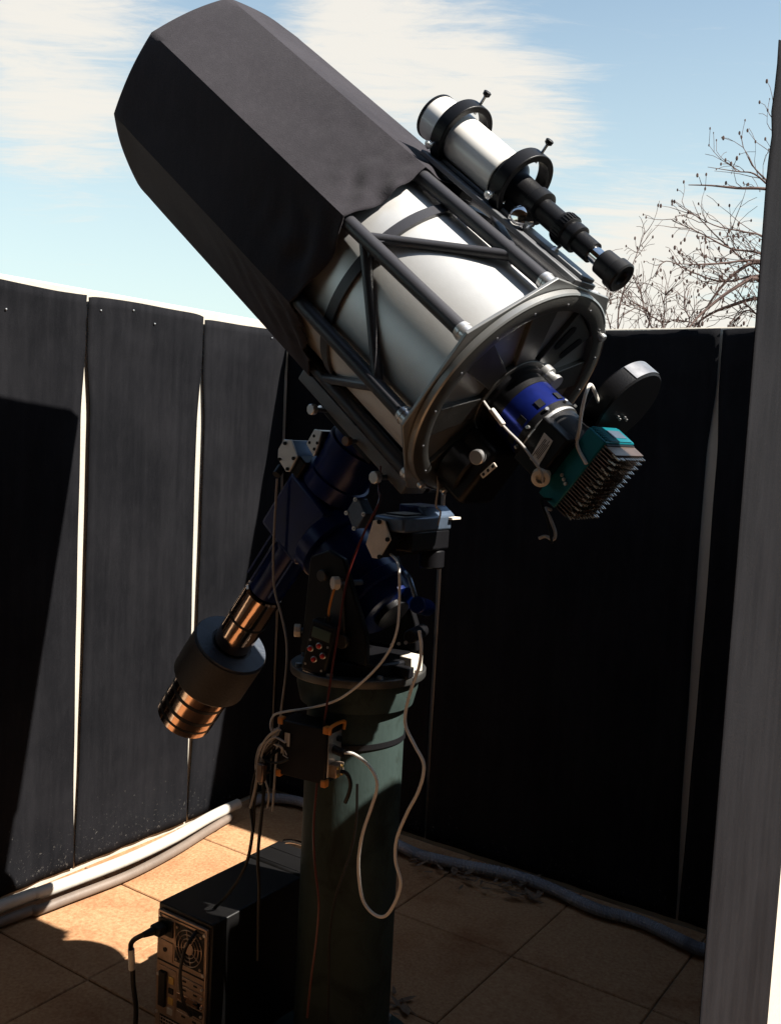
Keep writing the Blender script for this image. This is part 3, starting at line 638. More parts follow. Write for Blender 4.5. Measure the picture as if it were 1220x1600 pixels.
# left cluster: focus motor and guide camera
gc = thing('guide_camera', q(-0.05, -0.05, -0.18), 'black instrument box with a silver knob under the rear plate', 'guide camera')
MB().box(q(-0.075, -0.03, -0.150), 0.09, 0.13, 0.15, AXT).build('body', 'black_metal', gc, bevel=0.012)
MB().lathe(q(-0.03, -0.03, -0.16), -TT, [(0, 0.06), (0.0, 0.082), (0.055, 0.082), (0.06, 0.076), (0.06, 0.001)], 40).build('drum', 'black_metal', gc)
MB().lathe(onu(748, 713, -0.112), -E1-TT*0.25, [(-0.02, 0.007), (0, 0.007), (0.0, 0.0165), (0.014, 0.0165), (0.016, 0.014), (0.016, 0.0001)], 18).build('knob', 'aluminium', gc)
p = onu(763, 735, -0.105); d_ = (E2*0.86+E1*0.1-TT*0.2).normalized(); n_ = (-E1).normalized(); d_ = (d_-n_*d_.dot(n_)).normalized(); w_ = d_.cross(n_)
br = MB().box(p, 0.044, 0.0125, 0.004, (d_, w_, n_)).build('bracket', 'cream', gc, bevel=0.002)
for k in (-1, 0, 1): MB().cyl(p+d_*0.014*k+n_*0.001, p+d_*0.014*k+n_*0.0026, 0.0036, n=10).build('hole', 'black_plastic', br)
hs_ = MB().box(onu(737, 641, -0.085), 0.018, 0.045, 0.030, AXT).build('terminal_block', 'aluminium', gc, bevel=0.001)
for k in range(4): MB().box(onu(737, 641, -0.085)+E2*0.017+TT*(0.0065-0.0045*k), 0.002, 0.04, 0.006, AXT).build('terminal_fin', 'aluminium', hs_)
MB().cyl(onu(696, 620, -0.09), onu(720, 655, -0.08), 0.018, n=20, bev=0.003).build('motor', 'black_metal', gc)
MB().tube([onu(692, 730, -0.09), onu(720, 731, -0.09), onu(733, 727, -0.09)], 0.0025, 8).build('lever', 'aluminium', gc)
MB().tube(crom([onu(738, 598, -0.05), onu(768, 593, -0.05), onu(782, 583, -0.04), onu(800, 575, -0.02)], 4), 0.0028, 8).build('bracket_arm', 'aluminium', gc)

# ================================================================== mount, pier and counterweights
PC_ = V((-1.39, 1.945, 0))
pier = thing('pier', PC_, 'green-grey steel pier column carrying the telescope mount', 'pier')
MB().lathe(PC_, (0, 0, 1), [(0.0, 0.20), (0.018, 0.20), (0.02, 0.198), (0.02, 0.12)], 48).build('base_plate', 'pier_paint', pier)
MB().lathe(PC_, (0, 0, 1), [(0.02, 0.1215), (0.95, 0.1215)], 64).build('column', 'pier_paint', pier)
MB().lathe(PC_, (0, 0, 1), [(0.925, 0.1225), (0.930, 0.140), (0.97, 0.150), (0.995, 0.150)], 64).build('collar', 'pier_paint', pier)
MB().lathe(PC_, (0, 0, 1), [(0.998, 0.15), (0.998, 0.166), (1.001, 0.168), (1.016, 0.168), (1.018, 0.166)], 64).build('flange', 'plate_grey', pier)
for k in range(6): a = rad(20+60*k); MB().cyl(PC_+V((0.17*math.cos(a), 0.17*math.sin(a), 0.018)), PC_+V((0.17*math.cos(a), 0.17*math.sin(a), 0.034)), 0.012, n=6).build('anchor_nut', 'aluminium', pier)
for k in range(8): a = rad(10+45*k); MB().cyl(PC_+V((0.153*math.cos(a), 0.153*math.sin(a), 1.017)), PC_+V((0.153*math.cos(a), 0.153*math.sin(a), 1.026)), 0.008, n=6).build('flange_bolt', 'aluminium', pier)
bk = PC_+V((0.135, 0.03, 1.018)); MB().box(bk+V((0, 0, 0.02)), 0.035, 0.05, 0.04).build('bracket', 'cream', pier, bevel=0.002)
MB().box(bk+V((0.01, -0.055, 0.012)), 0.05, 0.03, 0.024).build('bracket', 'black_metal', pier, bevel=0.002)

DS = 0.246
def dq(h, ds=0.0, u=0.0): return q(DS+ds, u, -h)
mount = thing('equatorial_mount', PC_+V((0, 0, 1.018)), 'dark blue equatorial mount on the pier, holding the telescope', 'mount')
def dl(prof, n=56): return MB().lathe(dq(0), -E2, prof, n)
dl([(0.318, 0.072), (0.355, 0.072), (0.357, 0.080), (0.398, 0.080), (0.400, 0.076)]).build('dec_head', 'blue_paint', mount)
dl([(0.399, 0.0765), (0.455, 0.0765), (0.457, 0.083), (0.500, 0.083), (0.503, 0.078)]).build('dec_ring', 'blue_paint', mount)
MB().box(dq(0.325), 0.20, 0.15, 0.020, AXT).build('saddle', 'black_metal', mount, bevel=0.003)
MB().box(dq(0.600), 0.165, 0.150, 0.180, AXT).build('axis_block', 'blue_paint', mount, bevel=0.012)
dl([(0.50, 0.062), (0.70, 0.062), (0.705, 0.054), (0.84, 0.050), (0.868, 0.050), (0.870, 0.044)]).build('dec_housing', 'blue_paint', mount)
for u_, ds in ((-0.050, 0.045), (-0.062, 0.015), (-0.045, -0.052)): MB().box(dq(0.66, ds, u_), 0.006, 0.006, 0.36, AXT).build('housing_rib', 'blue_paint', mount)
dl([(0.86, 0.020), (1.43, 0.020), (1.432, 0.018)], 24).build('counterweight_shaft', 'chrome', mount)
def ral(prof, n=56): return MB().lathe(dq(0.60), -TT, prof, n)
ral([(0.07, 0.07), (0.07, 0.100), (0.074, 0.104), (0.112, 0.104), (0.116, 0.098)]).build('ra_wheel', 'blue_paint', mount)
ral([(0.114, 0.088), (0.26, 0.088), (0.264, 0.094), (0.292, 0.094), (0.296, 0.086), (0.335, 0.080), (0.337, 0.07)]).build('ra_housing', 'blue_paint', mount)
ral([(0.334, 0.045), (0.352, 0.045), (0.354, 0.03), (0.354, 0.0001)], 32).build('polar_cap', 'black_metal', mount)
# fork
RAc = dq(0.60)-TT*0.195
MB().lathe(V((PC_.x, PC_.y, 1.0175)), (0, 0, 1), [(0, 0.135), (0.028, 0.135), (0.032, 0.130), (0.032, 0.0001)], 56).build('azimuth_base', 'black_metal', mount)
for s_ in (-1, 1):
    yb = PC_.y+s_*0.098; poly = [(PC_.x-0.095, yb, 1.05), (PC_.x+0.105, yb, 1.05), (PC_.x+0.10, yb, 1.12), (RAc.x+0.055, yb, RAc.z+0.045), (RAc.x+0.01, yb, RAc.z+0.062), (RAc.x-0.045, yb, RAc.z+0.040), (PC_.x-0.085, yb, 1.14)]
    fp = MB().prism(poly, (0, 0.018*s_, 0)).build('fork_cheek', 'black_metal', mount, bevel=0.004)
    MB().cyl((RAc.x, yb+s_*0.016, RAc.z), (RAc.x, yb+s_*0.030, RAc.z), 0.014, n=16, bev=0.002).build('pivot_bolt', 'plate_grey', fp)
    MB().prism([(PC_.x-0.02, yb+s_*0.018, 1.09), (PC_.x+0.045, yb+s_*0.018, 1.09), (PC_.x+0.03, yb+s_*0.018, RAc.z), (PC_.x+0.0, yb+s_*0.018, RAc.z)], (0, 0.006*s_, 0)).build('web', 'plate_grey', fp, bevel=0.002)
    MB().cyl((PC_.x+0.038, yb+s_*0.018, 1.10), (PC_.x+0.038, yb+s_*0.030, 1.10), 0.018, n=20, bev=0.002).build('lock_bolt', 'plate_grey', fp)
def knob(p, d, r=0.016, m='aluminium', shaft=0.04, parent=mount, name='knob'):
    d = V(d).normalized(); k = MB()
    pr = [(0, r*0.9), (0.002, r), (0.014, r), (0.016, r*0.85), (0.016, 0.0001)]
    k.lathe(p, d, pr, 9); o = k.build(name, m, parent, smooth=20)
    MB().cyl(V(p)-d*shaft, p, r*0.42, n=12).build('knob_shaft', 'steel_blue', o); return o
knob(onu(529, 911, -0.135), -E1+V((-0.5, 0, 0)), 0.0165, 'cream', 0.06)
knob(onu(470, 985, -0.13), -E1+V((-1.2, 0, 0)), 0.0165, 'cream', 0.07)
knob(onu(492, 640, -0.115), -E1, 0.0135, 'aluminium', 0.04)
knob(onu(590, 746, -0.115), -E1, 0.0150, 'aluminium', 0.04)
knob(onu(546, 689, -0.110), -E1, 0.0120, 'fin_bronze', 0.03)
MB().cyl(onu(495, 640, -0.08), onu(500, 637, 0.0), 0.006, n=10).build('clamp_rod', 'aluminium', mount)
def hexplate(px, py, u, rx, ry, depth, m_plate, m_body, name, pts=None, body=True, tilt=0.0):
    c = onu(px, py, u); n = -E1; up = (V((0, 0, 1))-n*n.z).normalized(); rt = up.cross(n)
    if tilt: up, rt = up*math.cos(tilt)-rt*math.sin(tilt), rt*math.cos(tilt)+up*math.sin(tilt)
    pts = pts or [(-1, 0.35), (-0.45, 1), (0.35, 1), (1, 0.0), (0.25, -1), (-0.1, -1), (-1, -0.25)]
    poly = [c+rt*rx*a+up*ry*b for a, b in pts]
    pl_ = MB().prism(poly, n*0.004).build(name, m_plate, mount, bevel=0.0008)
    if body: MB().prism([c+rt*rx*a*0.97+up*ry*b*0.97-n*0.0005 for a, b in pts], -n*depth).build('motor_body', m_body, pl_, bevel=0.002)
    return c, n, up, rt, pl_
# declination motor, upper left of the mount
c, n, up, rt, o = hexplate(451, 712, -0.085, 0.034, 0.040, 0.10, 'aluminium', 'steel_blue', 'motor_plate')
for a, b in ((-0.3, 0.85), (-0.85, -0.3), (0.75, -0.15), (0.1, -0.92)): MB().cyl(c+rt*0.034*a*0.9+up*0.04*b*0.9+n*0.0035, c+rt*0.034*a*0.9+up*0.04*b*0.9+n*0.008, 0.0045, n=10).build('screw_head', 'black_metal', o)
c, n, up, rt, o = hexplate(492, 692, -0.065, 0.026, 0.034, 0.07, 'aluminium', 'steel_blue', 'end_plate', [(-1, -0.1), (0.0, 1), (1, 0.9), (0.55, -0.1), (0.05, -1)])
for a, b in ((-0.55, 0.0), (0.0, 0.5), (0.45, 0.0), (0.1, -0.45)): MB().cyl(c+rt*0.026*a+up*0.034*b+n*0.0035, c+rt*0.026*a+up*0.034*b+n*0.0048, 0.0042, n=10).build('hole', 'black_metal', o)
MB().box(onu(480, 722, -0.03), 0.07, 0.10, 0.05, AXT).build('gearbox', 'black_metal', mount, bevel=0.004)
MB().cyl(onu(432, 742, -0.08), onu(440, 730, -0.06), 0.011, n=14).build('cable_socket', 'black_plastic', mount)
# right ascension motor with its covers
c, n, up, rt, o = hexplate(592, 842, -0.125, 0.037, 0.045, 0.21, 'cream', 'black_metal', 'motor_plate', [(-0.95, -0.35), (-0.45, 0.9), (0.1, 1.0), (0.45, 0.95), (1, 0.05), (0.15, -1), (-0.4, -1)])
for a, b in ((0.1, 0.88), (0.82, 0.05), (0.25, -0.88)): MB().cyl(c+rt*0.037*a+up*0.045*b+n*0.0035, c+rt*0.037*a+up*0.045*b+n*0.009, 0.0052, n=10).build('screw_head', 'black_metal', o)
MB().box(c+n*-0.100+up*0.036+rt*0.020, 0.088, 0.185, 0.036, (rt, n, up)).build('cover', 'steel_blue', o, bevel=0.006)
MB().box(c+n*-0.085+up*0.0555+rt*0.016, 0.060, 0.10, 0.005, (rt, n, up)).build('cover_panel', 'black_metal', o, bevel=0.002)
MB().box(c+n*-0.115-up*0.004+rt*0.024, 0.075, 0.15, 0.05, (rt, n, up)).build('motor_case', 'black_metal', o, bevel=0.006)
MB().box(c+n*-0.165+up*0.062+rt*-0.004, 0.085, 0.08, 0.022, (rt, n, up)).build('cover', 'blue_paint', o, bevel=0.004)
MB().prism([c+n*-0.10+up*0.066+rt*0.03, c+n*-0.205+up*0.066+rt*0.034, c+n*-0.205+up*0.045+rt*0.062, c+n*-0.10+up*0.045+rt*0.058], up*0.008).build('cover', 'steel_blue', o, bevel=0.002)
MB().box(c+n*-0.195+up*0.046+rt*0.060, 0.030, 0.035, 0.006, (rt, n, up)).build('white_tab', 'cream', o, bevel=0.001)
MB().cyl(c+n*-0.165-up*0.03+rt*0.03, c+n*-0.165-up*0.075+rt*0.03, 0.03, n=24, bev=0.004).build('gear_cover', 'black_metal', o)
c, n, up, rt, o = hexplate(557, 803, -0.105, 0.030, 0.036, 0.03, 'steel_blue', 'steel_blue', 'diamond_plate', [(-0.95, 0.1), (-0.15, 1), (0.2, 1), (1, 0.05), (0.1, -1), (-0.15, -1)])
for a, b in ((0, 1.0), (-0.95, 0), (0.95, 0.05), (0, -1.0)): MB().ring(c+rt*0.028*a+up*0.034*b+n*0.004, n, 0.0022, 0.0052, 0, 0.004, 14).build('screw_ring', 'aluminium', o)
p = onu(480, 832, -0.075)
for k in range(3): MB().box(p+TT*(-0.008*k)+E2*(0.004*k), 0.003, 0.002, 0.014, AXT).build('badge_mark', 'cream', mount)
MB().box(onu(500, 855, -0.072), 0.05, 0.002, 0.004, ((-TT*0.75-E2*0.65).normalized(), E1, (E2*0.75-TT*0.65).normalized())).build('trim_line', 'steel_blue', mount)
p0 = onu(633, 895, -0.03); p1 = onu(655, 955, -0.03)
MB().tube(crom([p0, onu(640, 905, -0.05), onu(648, 930, -0.05), p1], 4), 0.006, 8).build('adjuster_arm', 'steel_blue', mount)
MB().cyl(onu(652, 945, -0.06), onu(668, 950, 0.02), 0.020, n=20, bev=0.003).build('altitude_adjuster', 'blue_paint', mount)
MB().cyl(onu(640, 995, -0.10), onu(660, 985, 0.0), 0.016, n=16, bev=0.003).build('azimuth_adjuster', 'black_metal', mount)
for k in range(3): MB().cyl(onu(612+11*k, 1008-2*k, -0.11), onu(612+11*k, 1008-2*k, -0.095), 0.0045, n=10).build('bolt', 'aluminium', mount)

# counterweights
def weight(name, prof, m, label, extra=None):
    e = thing(name, dq(prof[0][0]), label, 'counterweight', 'counterweights on the mount shaft')
    dl([(prof[0][0], 0.021)]+prof+[(prof[-1][0], 0.021)], 64).build('body', m, e)
    for nm, pr, mm in extra or []: MB().lathe(dq(0), -E2, pr, 64, True).build(nm, mm, e)
    return e
weight('counterweight', [(0.875, 0.050), (0.880, 0.054), (1.078, 0.054), (1.083, 0.050)], 'warm_chrome', 'slim polished metal weight just below the blue axis housing',
       [('tape_band', [(0.974, 0.053), (0.974, 0.0546), (0.982, 0.0546), (0.982, 0.053)], 'black_plastic')])
weight('counterweight', [(1.085, 0.104), (1.090, 0.109), (1.225, 0.109), (1.232, 0.104)], 'iron', 'thick dark iron disc between the two polished weights',
       [('face_plate', [(1.0815, 0.060), (1.0815, 0.105), (1.0865, 0.1065), (1.0865, 0.060)], 'iron_blue')])
weight('counterweight', [(1.236, 0.080), (1.241, 0.084), (1.395, 0.084), (1.402, 0.078)], 'warm_chrome', 'polished metal weight with black bands at the lower end',
       [('tape_band', [(h, 0.083), (h, 0.0848), (h+w, 0.0848), (h+w, 0.083)], 'black_plastic') for h, w in ((1.278, 0.011), (1.330, 0.012), (1.368, 0.008))])
tag(MB().lathe(dq(0), -E2, [(1.402, 0.020), (1.404, 0.036), (1.424, 0.036), (1.428, 0.030), (1.428, 0.0001)], 32).build('end_stop', 'black_metal'), 'round end stop below the lowest counterweight', 'end stop')

# ------------------------------------------------------------------ hand controller, control box, strap
hc_c = aty(502, 1011, 1.80); tl = rad(13); hu = V((math.sin(tl), 0, math.cos(tl))); hn = V((0.22, -1, 0.1)); hn = (hn-hu*hn.dot(hu)).normalized(); hr = hu.cross(hn)*-1
hr = hn.cross(hu)*-1
if hr.x < 0: hr = -hr
hand = thing('hand_controller', hc_c-hu*0.068, 'black hand controller with four red buttons hanging on the mount', 'controller')
MB().box(hc_c, 0.066, 0.034, 0.128, (hr, hn, hu)).build('case', 'black_plastic', hand, bevel=0.006)
MB().box(hc_c+hn*0.0172+hu*0.036, 0.048, 0.003, 0.026, (hr, hn, hu)).build('display', 'lcd', hand, bevel=0.001)
MB().box(hc_c+hn*0.0165+hu*0.036, 0.056, 0.003, 0.034, (hr, hn, hu)).build('display_frame', 'black_metal', hand, bevel=0.001)
for a, b in ((0.002, 0.008), (-0.018, -0.006), (0.017, -0.012), (-0.003, -0.028)):
    bt_ = MB().lathe(hc_c+hn*0.0165+hr*a+hu*b, hn, [(0, 0.0078), (0.003, 0.0078), (0.004, 0.0065), (0.004, 0.0001)], 18).build('button_collar', 'aluminium', hand)
    MB().lathe(hc_c+hn*0.0203+hr*a+hu*b, hn, [(0, 0.0058), (0.003, 0.0055), (0.0045, 0.003), (0.0045, 0.0001)], 18).build('button', 'red_button', bt_)
for a, b in ((-0.024, 0.014), (0.024, 0.012), (-0.022, -0.046), (0.022, -0.048)): MB().cyl(hc_c+hn*0.0165+hr*a+hu*b, hc_c+hn*0.0185+hr*a+hu*b, 0.003, n=10).build('screw', 'aluminium', hand)
MB().box(hc_c+hn*0.012-hu*0.0645, 0.05, 0.010, 0.002, (hr, hn, hu)).build('label_edge', 'cream', hand)
MB().cyl(hc_c+hu*0.062, hc_c+hu*0.078, 0.008, n=14).build('strain_relief', 'black_plastic', hand)
cable('controller_cord', [hc_c+hu*0.076, aty(515, 948, 1.80), aty(522, 922, 1.805), onu(528, 912, -0.136)], 0.0028, 'orange', 'short orange cord holding up the black hand controller')

bc = aty(496, 1172, 1.782); bc = V((-1.402, 1.782, bc.z)); BXW, BXD, BXH = 0.132, 0.072, 0.132
AB = (V((0.995, 0.1, 0)), V((-0.1, 0.995, 0)), V((0, 0, 1)))
ebox = thing('control_box', bc-V((0, 0, BXH/2)), 'black control box with orange corner bumpers strapped to the pier', 'box')
def bq(a, b, c): return bc+AB[0]*a+AB[1]*b+AB[2]*c
MB().box(bc, BXW, BXD, BXH, AB).build('case', 'black_metal', ebox, bevel=0.003)
for a in (-1, 1):
    for c_ in (-1, 1):
        MB().box(bq(a*(BXW/2-0.003), -BXD/2+0.006, c_*(BXH/2-0.003)), 0.014, 0.018, 0.018, AB).build('corner_bumper', 'orange', ebox, bevel=0.003)
MB().tube(crom([bq(BXW/2+0.006, -BXD/2+0.004, BXH/2-0.012), bq(BXW/2+0.008, -BXD/2+0.006, BXH/2+0.006), bq(BXW/2+0.008, BXD/2-0.01, BXH/2+0.006), bq(BXW/2+0.006, BXD/2-0.006, BXH/2-0.014)], 5), 0.0045, 8).build('side_bumper', 'orange', ebox)
MB().box(bq(BXW/2+0.001, 0, 0), 0.003, BXD-0.016, BXH-0.03, AB).build('side_panel', 'aluminium', ebox, bevel=0.001)
cnp = MB().box(bq(BXW/2+0.010, -0.006, -0.034), 0.026, 0.034, 0.032, AB).build('connector', 'pc_steel', ebox, bevel=0.002)
for k in range(4): MB().cyl(bq(BXW/2+0.022, -0.018+0.012*(k % 2)*1.6, -0.043+0.018*(k//2)), bq(BXW/2+0.026, -0.018+0.012*(k % 2)*1.6, -0.043+0.018*(k//2)), 0.004, n=10).build('pin', 'pcb_gold', cnp)
MB().cyl(bq(BXW/2+0.001, -0.004, 0.012), bq(BXW/2+0.034, -0.012, 0.010), 0.010, n=14, bev=0.002).build('plug', 'black_plastic', ebox)
MB().cyl(bq(BXW/2+0.001, 0.012, 0.034), bq(BXW/2+0.010, 0.012, 0.034), 0.007, n=14).build('socket', 'black_plastic', ebox)
MB().box(bq(-BXW/2-0.012, -0.012, 0.022), 0.024, 0.03, 0.028, AB).build('connector', 'pc_steel', ebox, bevel=0.002)
lb = MB().box(bq(-0.040, -BXD/2-0.0008, 0.022), 0.020, 0.0012, 0.034, AB).build('label_panel', 'black_plastic', ebox)
for k in range(4): MB().box(bq(-0.046+0.0036*k, -BXD/2-0.0018, 0.022+(0.004 if k < 2 else 0)), 0.0020 if k < 3 else 0.0034, 0.0006, 0.024 if k < 2 else 0.032, AB).build('print_line', 'paper', lb)
for (x0, z0, x1, z1) in ((-0.050, -0.004, -0.050, -0.018), (-0.050, -0.018, -0.036, -0.022), (-0.046, -0.006, -0.040, -0.016)):
    MB().tube([bq(x0, -BXD/2-0.001, z0), bq(x1, -BXD/2-0.001, z1)], 0.0012, 5).build('print_mark', 'paper', lb)
# strap round pier and box
st = MB(); zc = bc.z-0.005; sg = []
for i in range(73):
    a = rad(5*i); x, y = PC_.x+0.1232*math.cos(a), PC_.y+0.1232*math.sin(a); sg.append(V((x, y, zc+0.10*(x-PC_.x))))
for a_, b_ in zip(sg, sg[1:]):
    na = V((a_.x-PC_.x, a_.y-PC_.y, 0)).normalized()*0.0022; nb = V((b_.x-PC_.x, b_.y-PC_.y, 0)).normalized()*0.0022; h = V((0, 0, 0.0065))
    st.add([a_-h, b_-h, b_+h, a_+h, a_-h+na, b_-h+nb, b_+h+nb, a_+h+na], [(4, 5, 6, 7), (0, 3, 2, 1), (3, 7, 6, 2), (0, 1, 5, 4)])
tag(st.build('strap', 'black_plastic', smooth=60), 'black strap round the pier that holds the control box', 'strap')

# ------------------------------------------------------------------ computer tower
X0, X1, Y0, Y1, HH = -1.785, -1.597, 1.675, 2.17, 0.38
pc = thing('computer_tower', ((X0+X1)/2, (Y0+Y1)/2, 0.008), 'black computer tower on the tiles, its ports towards the camera', 'computer')
W = X1-X0
def cq(lx, d, lz): return V((X0+lx, Y0+d, lz))
MB().box(((X0+X1)/2, Y0+0.215, 0.010+(HH-0.01)/2), W, 0.42, HH-0.01).build('case', 'pc_black', pc, bevel=0.004)
MB().box((X0+W/2, Y0+0.405, HH/2+0.006), W+0.006, 0.13, HH+0.004).build('front_bezel', 'pc_black', pc, bevel=0.008)
MB().box((X0+W/2, Y0+0.378, HH+0.0085), W-0.012, 0.062, 0.003).build('top_tray', 'pc_black', pc, bevel=0.002)
MB().box((X0+W/2, Y0+0.438, HH+0.0085), W-0.012, 0.045, 0.003).build('top_tray', 'pc_black', pc, bevel=0.002)
MB().tube(crom([(X0+0.012, Y0+0.474, HH+0.006), (X0+0.05, Y0+0.480, HH+0.014), (X0+W-0.05, Y0+0.480, HH+0.014), (X0+W-0.012, Y0+0.474, HH+0.006)], 5), 0.006, 10).build('handle', 'chrome', pc)
for z in (0.33, 0.30): MB().box((X1+0.0035, Y0+0.42, z), 0.003, 0.07, 0.006).build('trim_strip', 'aluminium', pc)
for a in (0.02, W-0.02):
    for d in (0.04, 0.42): MB().cyl(cq(a, d, 0.0), cq(a, d, 0.011), 0.014, n=14).build('foot', 'black_plastic', pc)
rear = MB().box(cq(W/2, -0.0005, HH/2+0.004), W-0.018, 0.009, HH-0.034).build('rear_panel', 'pc_steel', pc, bevel=0.001)
def rb(name, lx, lz, w, h, d, m, parent=rear, bev=0.0008): return MB().box(cq(lx, -0.005-d/2, lz), w, d, h).build(name, m, parent, bevel=bev)
fcx, fcz = 0.122, 0.303
rb('fan_opening', fcx, fcz, 0.100, 0.100, 0.0012, 'black_plastic')
for sx in (-1, 1):
    for sz in (-1, 1): MB().cyl(cq(fcx+sx*0.041, -0.006, fcz+sz*0.041), cq(fcx+sx*0.041, -0.0095, fcz+sz*0.041), 0.0035, n=10).build('screw', 'pc_steel', rear)
gr = MB()
def circ(r, n=36): return [cq(fcx+r*math.cos(2*math.pi*i/n), -0.0085, fcz+r*math.sin(2*math.pi*i/n)) for i in range(n+1)]
for r in (0.045, 0.034, 0.024): gr.tube(circ(r), 0.0013, 5)
for k in range(8): a = 2*math.pi*k/8+0.2; gr.tube([cq(fcx+0.012*math.cos(a), -0.0082, fcz+0.012*math.sin(a)), cq(fcx+0.046*math.cos(a), -0.0082, fcz+0.046*math.sin(a))], 0.0012, 5)
gr.build('fan_grille', 'pc_steel', rear)
MB().cyl(cq(fcx, -0.006, fcz), cq(fcx, -0.0088, fcz), 0.016, n=24).build('fan_hub', 'pc_steel', rear)
fb = MB()
for k in range(7):
    a = 2*math.pi*k/7; p0 = cq(fcx+0.016*math.cos(a), -0.0064, fcz+0.016*math.sin(a)); p1 = cq(fcx+0.042*math.cos(a+0.3), -0.0066, fcz+0.042*math.sin(a+0.3)); p2 = cq(fcx+0.042*math.cos(a+0.75), -0.0075, fcz+0.042*math.sin(a+0.75)); p3 = cq(fcx+0.016*math.cos(a+0.6), -0.0075, fcz+0.016*math.sin(a+0.6))
    fb.prism([p0, p1, p2, p3], (0, 0.0004, 0))
fb.build('fan_blades', 'black_plastic', rear)
rb('power_socket', 0.040, 0.330, 0.050, 0.042, 0.004, 'black_plastic')
rb('blank_plate', 0.040, 0.270, 0.052, 0.050, 0.002, 'pc_steel'); MB().cyl(cq(0.040, -0.007, 0.272), cq(0.040, -0.009, 0.272), 0.006, n=12).build('hole', 'black_plastic', rear)
rb('seam', W/2, 0.239, W-0.024, 0.004, 0.0016, 'black_plastic'); rb('seam', W/2, 0.360, W-0.03, 0.003, 0.0012, 'black_plastic')
io = rb('port_panel', 0.050, 0.165, 0.062, 0.125, 0.002, 'pc_steel')
rb('parallel_port', 0.038, 0.170, 0.022, 0.090, 0.010, 'black_plastic', io); rb('port', 0.066, 0.200, 0.016, 0.018, 0.005, 'pcb_gold', io); rb('port', 0.066, 0.172, 0.016, 0.014, 0.005, 'black_plastic', io); rb('port', 0.066, 0.146, 0.016, 0.018, 0.005, 'pcb_gold', io); rb('port', 0.064, 0.118, 0.018, 0.016, 0.005, 'aluminium', io)
for k, (z, m_) in enumerate(((0.215, 'pc_steel'), (0.192, 'pc_steel'), (0.169, 'warm_chrome'), (0.146, 'black_plastic'), (0.123, 'pc_steel'))):
    s_ = rb('slot_cover', 0.130, z, 0.086, 0.017, 0.003, m_); rb('slot_hole', 0.112, z, 0.012, 0.004, 0.0042, 'black_plastic', s_, 0); rb('slot_hole', 0.150, z, 0.012, 0.004, 0.0042, 'black_plastic', s_, 0)
    MB().cyl(cq(0.172, -0.0075, z), cq(0.172, -0.011, z), 0.0035, n=8).build('screw', 'aluminium', s_)
ms = MB()
for k in range(12): ms.tube([cq(0.030+0.0095*k, -0.0066, 0.035), cq(0.030+0.0095*k, -0.0066, 0.095)], 0.0014, 4)
for k in range(7): ms.tube([cq(0.028, -0.0062, 0.038+0.009*k), cq(0.138, -0.0062, 0.038+0.009*k)], 0.0014, 4)
rb('vent_opening', 0.083, 0.065, 0.114, 0.066, 0.0010, 'black_plastic'); ms.build('vent_mesh', 'pc_steel', rear)
for (lx, lz) in ((0.016, 0.352), (0.172, 0.352), (0.016, 0.20), (0.172, 0.250), (0.016, 0.10)): MB().cyl(cq(lx, -0.005, lz), cq(lx, -0.008, lz), 0.0045, n=6).build('screw', 'aluminium', rear)

# ------------------------------------------------------------------ cables
def ay(Y, *pts): return [aty(x, y, Y) for x, y in pts]
pl0 = cq(0.040, -0.009, 0.330)
cable('power_cable', [pl0, pl0+V((-0.02, -0.05, -0.004)), cq(-0.030, -0.055, 0.285), cq(-0.042, -0.04, 0.235), cq(-0.036, -0.04, 0.17), cq(-0.012, -0.05, 0.10), cq(0.0, -0.08, 0.02), cq(-0.03, -0.16, 0.008)], 0.0065, 'black_cable', 'thick black power cable plugged into the computer tower', n=10)
tag(MB().cyl(cq(-0.0395, -0.047, 0.262), cq(-0.0425, -0.040, 0.205), 0.0085, n=12).build('cable_tag', 'white_cable'), 'white tag wrapped round the computer power cable', 'tag')
pg = thing('power_plug', pl0, 'black plug pushed into the computer power socket', 'plug')
MB().box(pl0+V((-0.006, -0.016, 0)), 0.034, 0.030, 0.024).build('plug_body', 'black_plastic', pg, bevel=0.004)
MB().cyl(pl0+V((-0.010, -0.030, 0)), pl0+V((-0.020, -0.055, -0.004)), 0.011, 0.007, n=12).build('strain_relief', 'black_plastic', pg)
cable('data_cable', ay(1.88, (433, 748), (430, 800), (427, 870), (429, 920), (440, 962), (448, 1005), (447, 1050), (440, 1105), (432, 1180), (426, 1268)), 0.0032, 'grey_cable', 'pale cable hanging from the declination motor left of the pier')
cable('data_cable', [onu(610, 866, -0.10)]+ay(1.78, (622, 882), (624, 930), (620, 985), (603, 1025), (570, 1062), (530, 1092), (490, 1105), (445, 1112), (428, 1118), (423, 1135), (432, 1150), (455, 1152)), 0.0030, 'white_cable', 'pale cable sweeping from the right-ascension motor to the control box')
cable('data_cable', ay(1.80, (655, 985), (658, 1010), (655, 1040), (643, 1075), (634, 1110), (634, 1135), (648, 1165), (661, 1190), (661, 1212), (652, 1240), (636, 1270), (620, 1310), (618, 1345), (626, 1380), (616, 1412), (600, 1432), (580, 1425), (565, 1400), (560, 1350), (566, 1305), (580, 1262), (589, 1232), (586, 1212), (572, 1192), (552, 1178))+[bq(BXW/2+0.030, -0.010, 0.011)], 0.0038, 'white_cable', 'bright white cable looping down in front of the pier from its flange', k=8, n=9)
cable('red_cable', [q(0.10, -0.10, -0.30), q(0.06, -0.115, -0.335)]+ay(1.77, (592, 785), (570, 830), (548, 885), (537, 930), (529, 985), (520, 1040), (511, 1100), (504, 1150), (496, 1220), (490, 1290), (492, 1350), (498, 1410), (494, 1470), (486, 1530), (480, 1590)), 0.0028, 'red_cable', 'dark red cable running down the front of the pier')
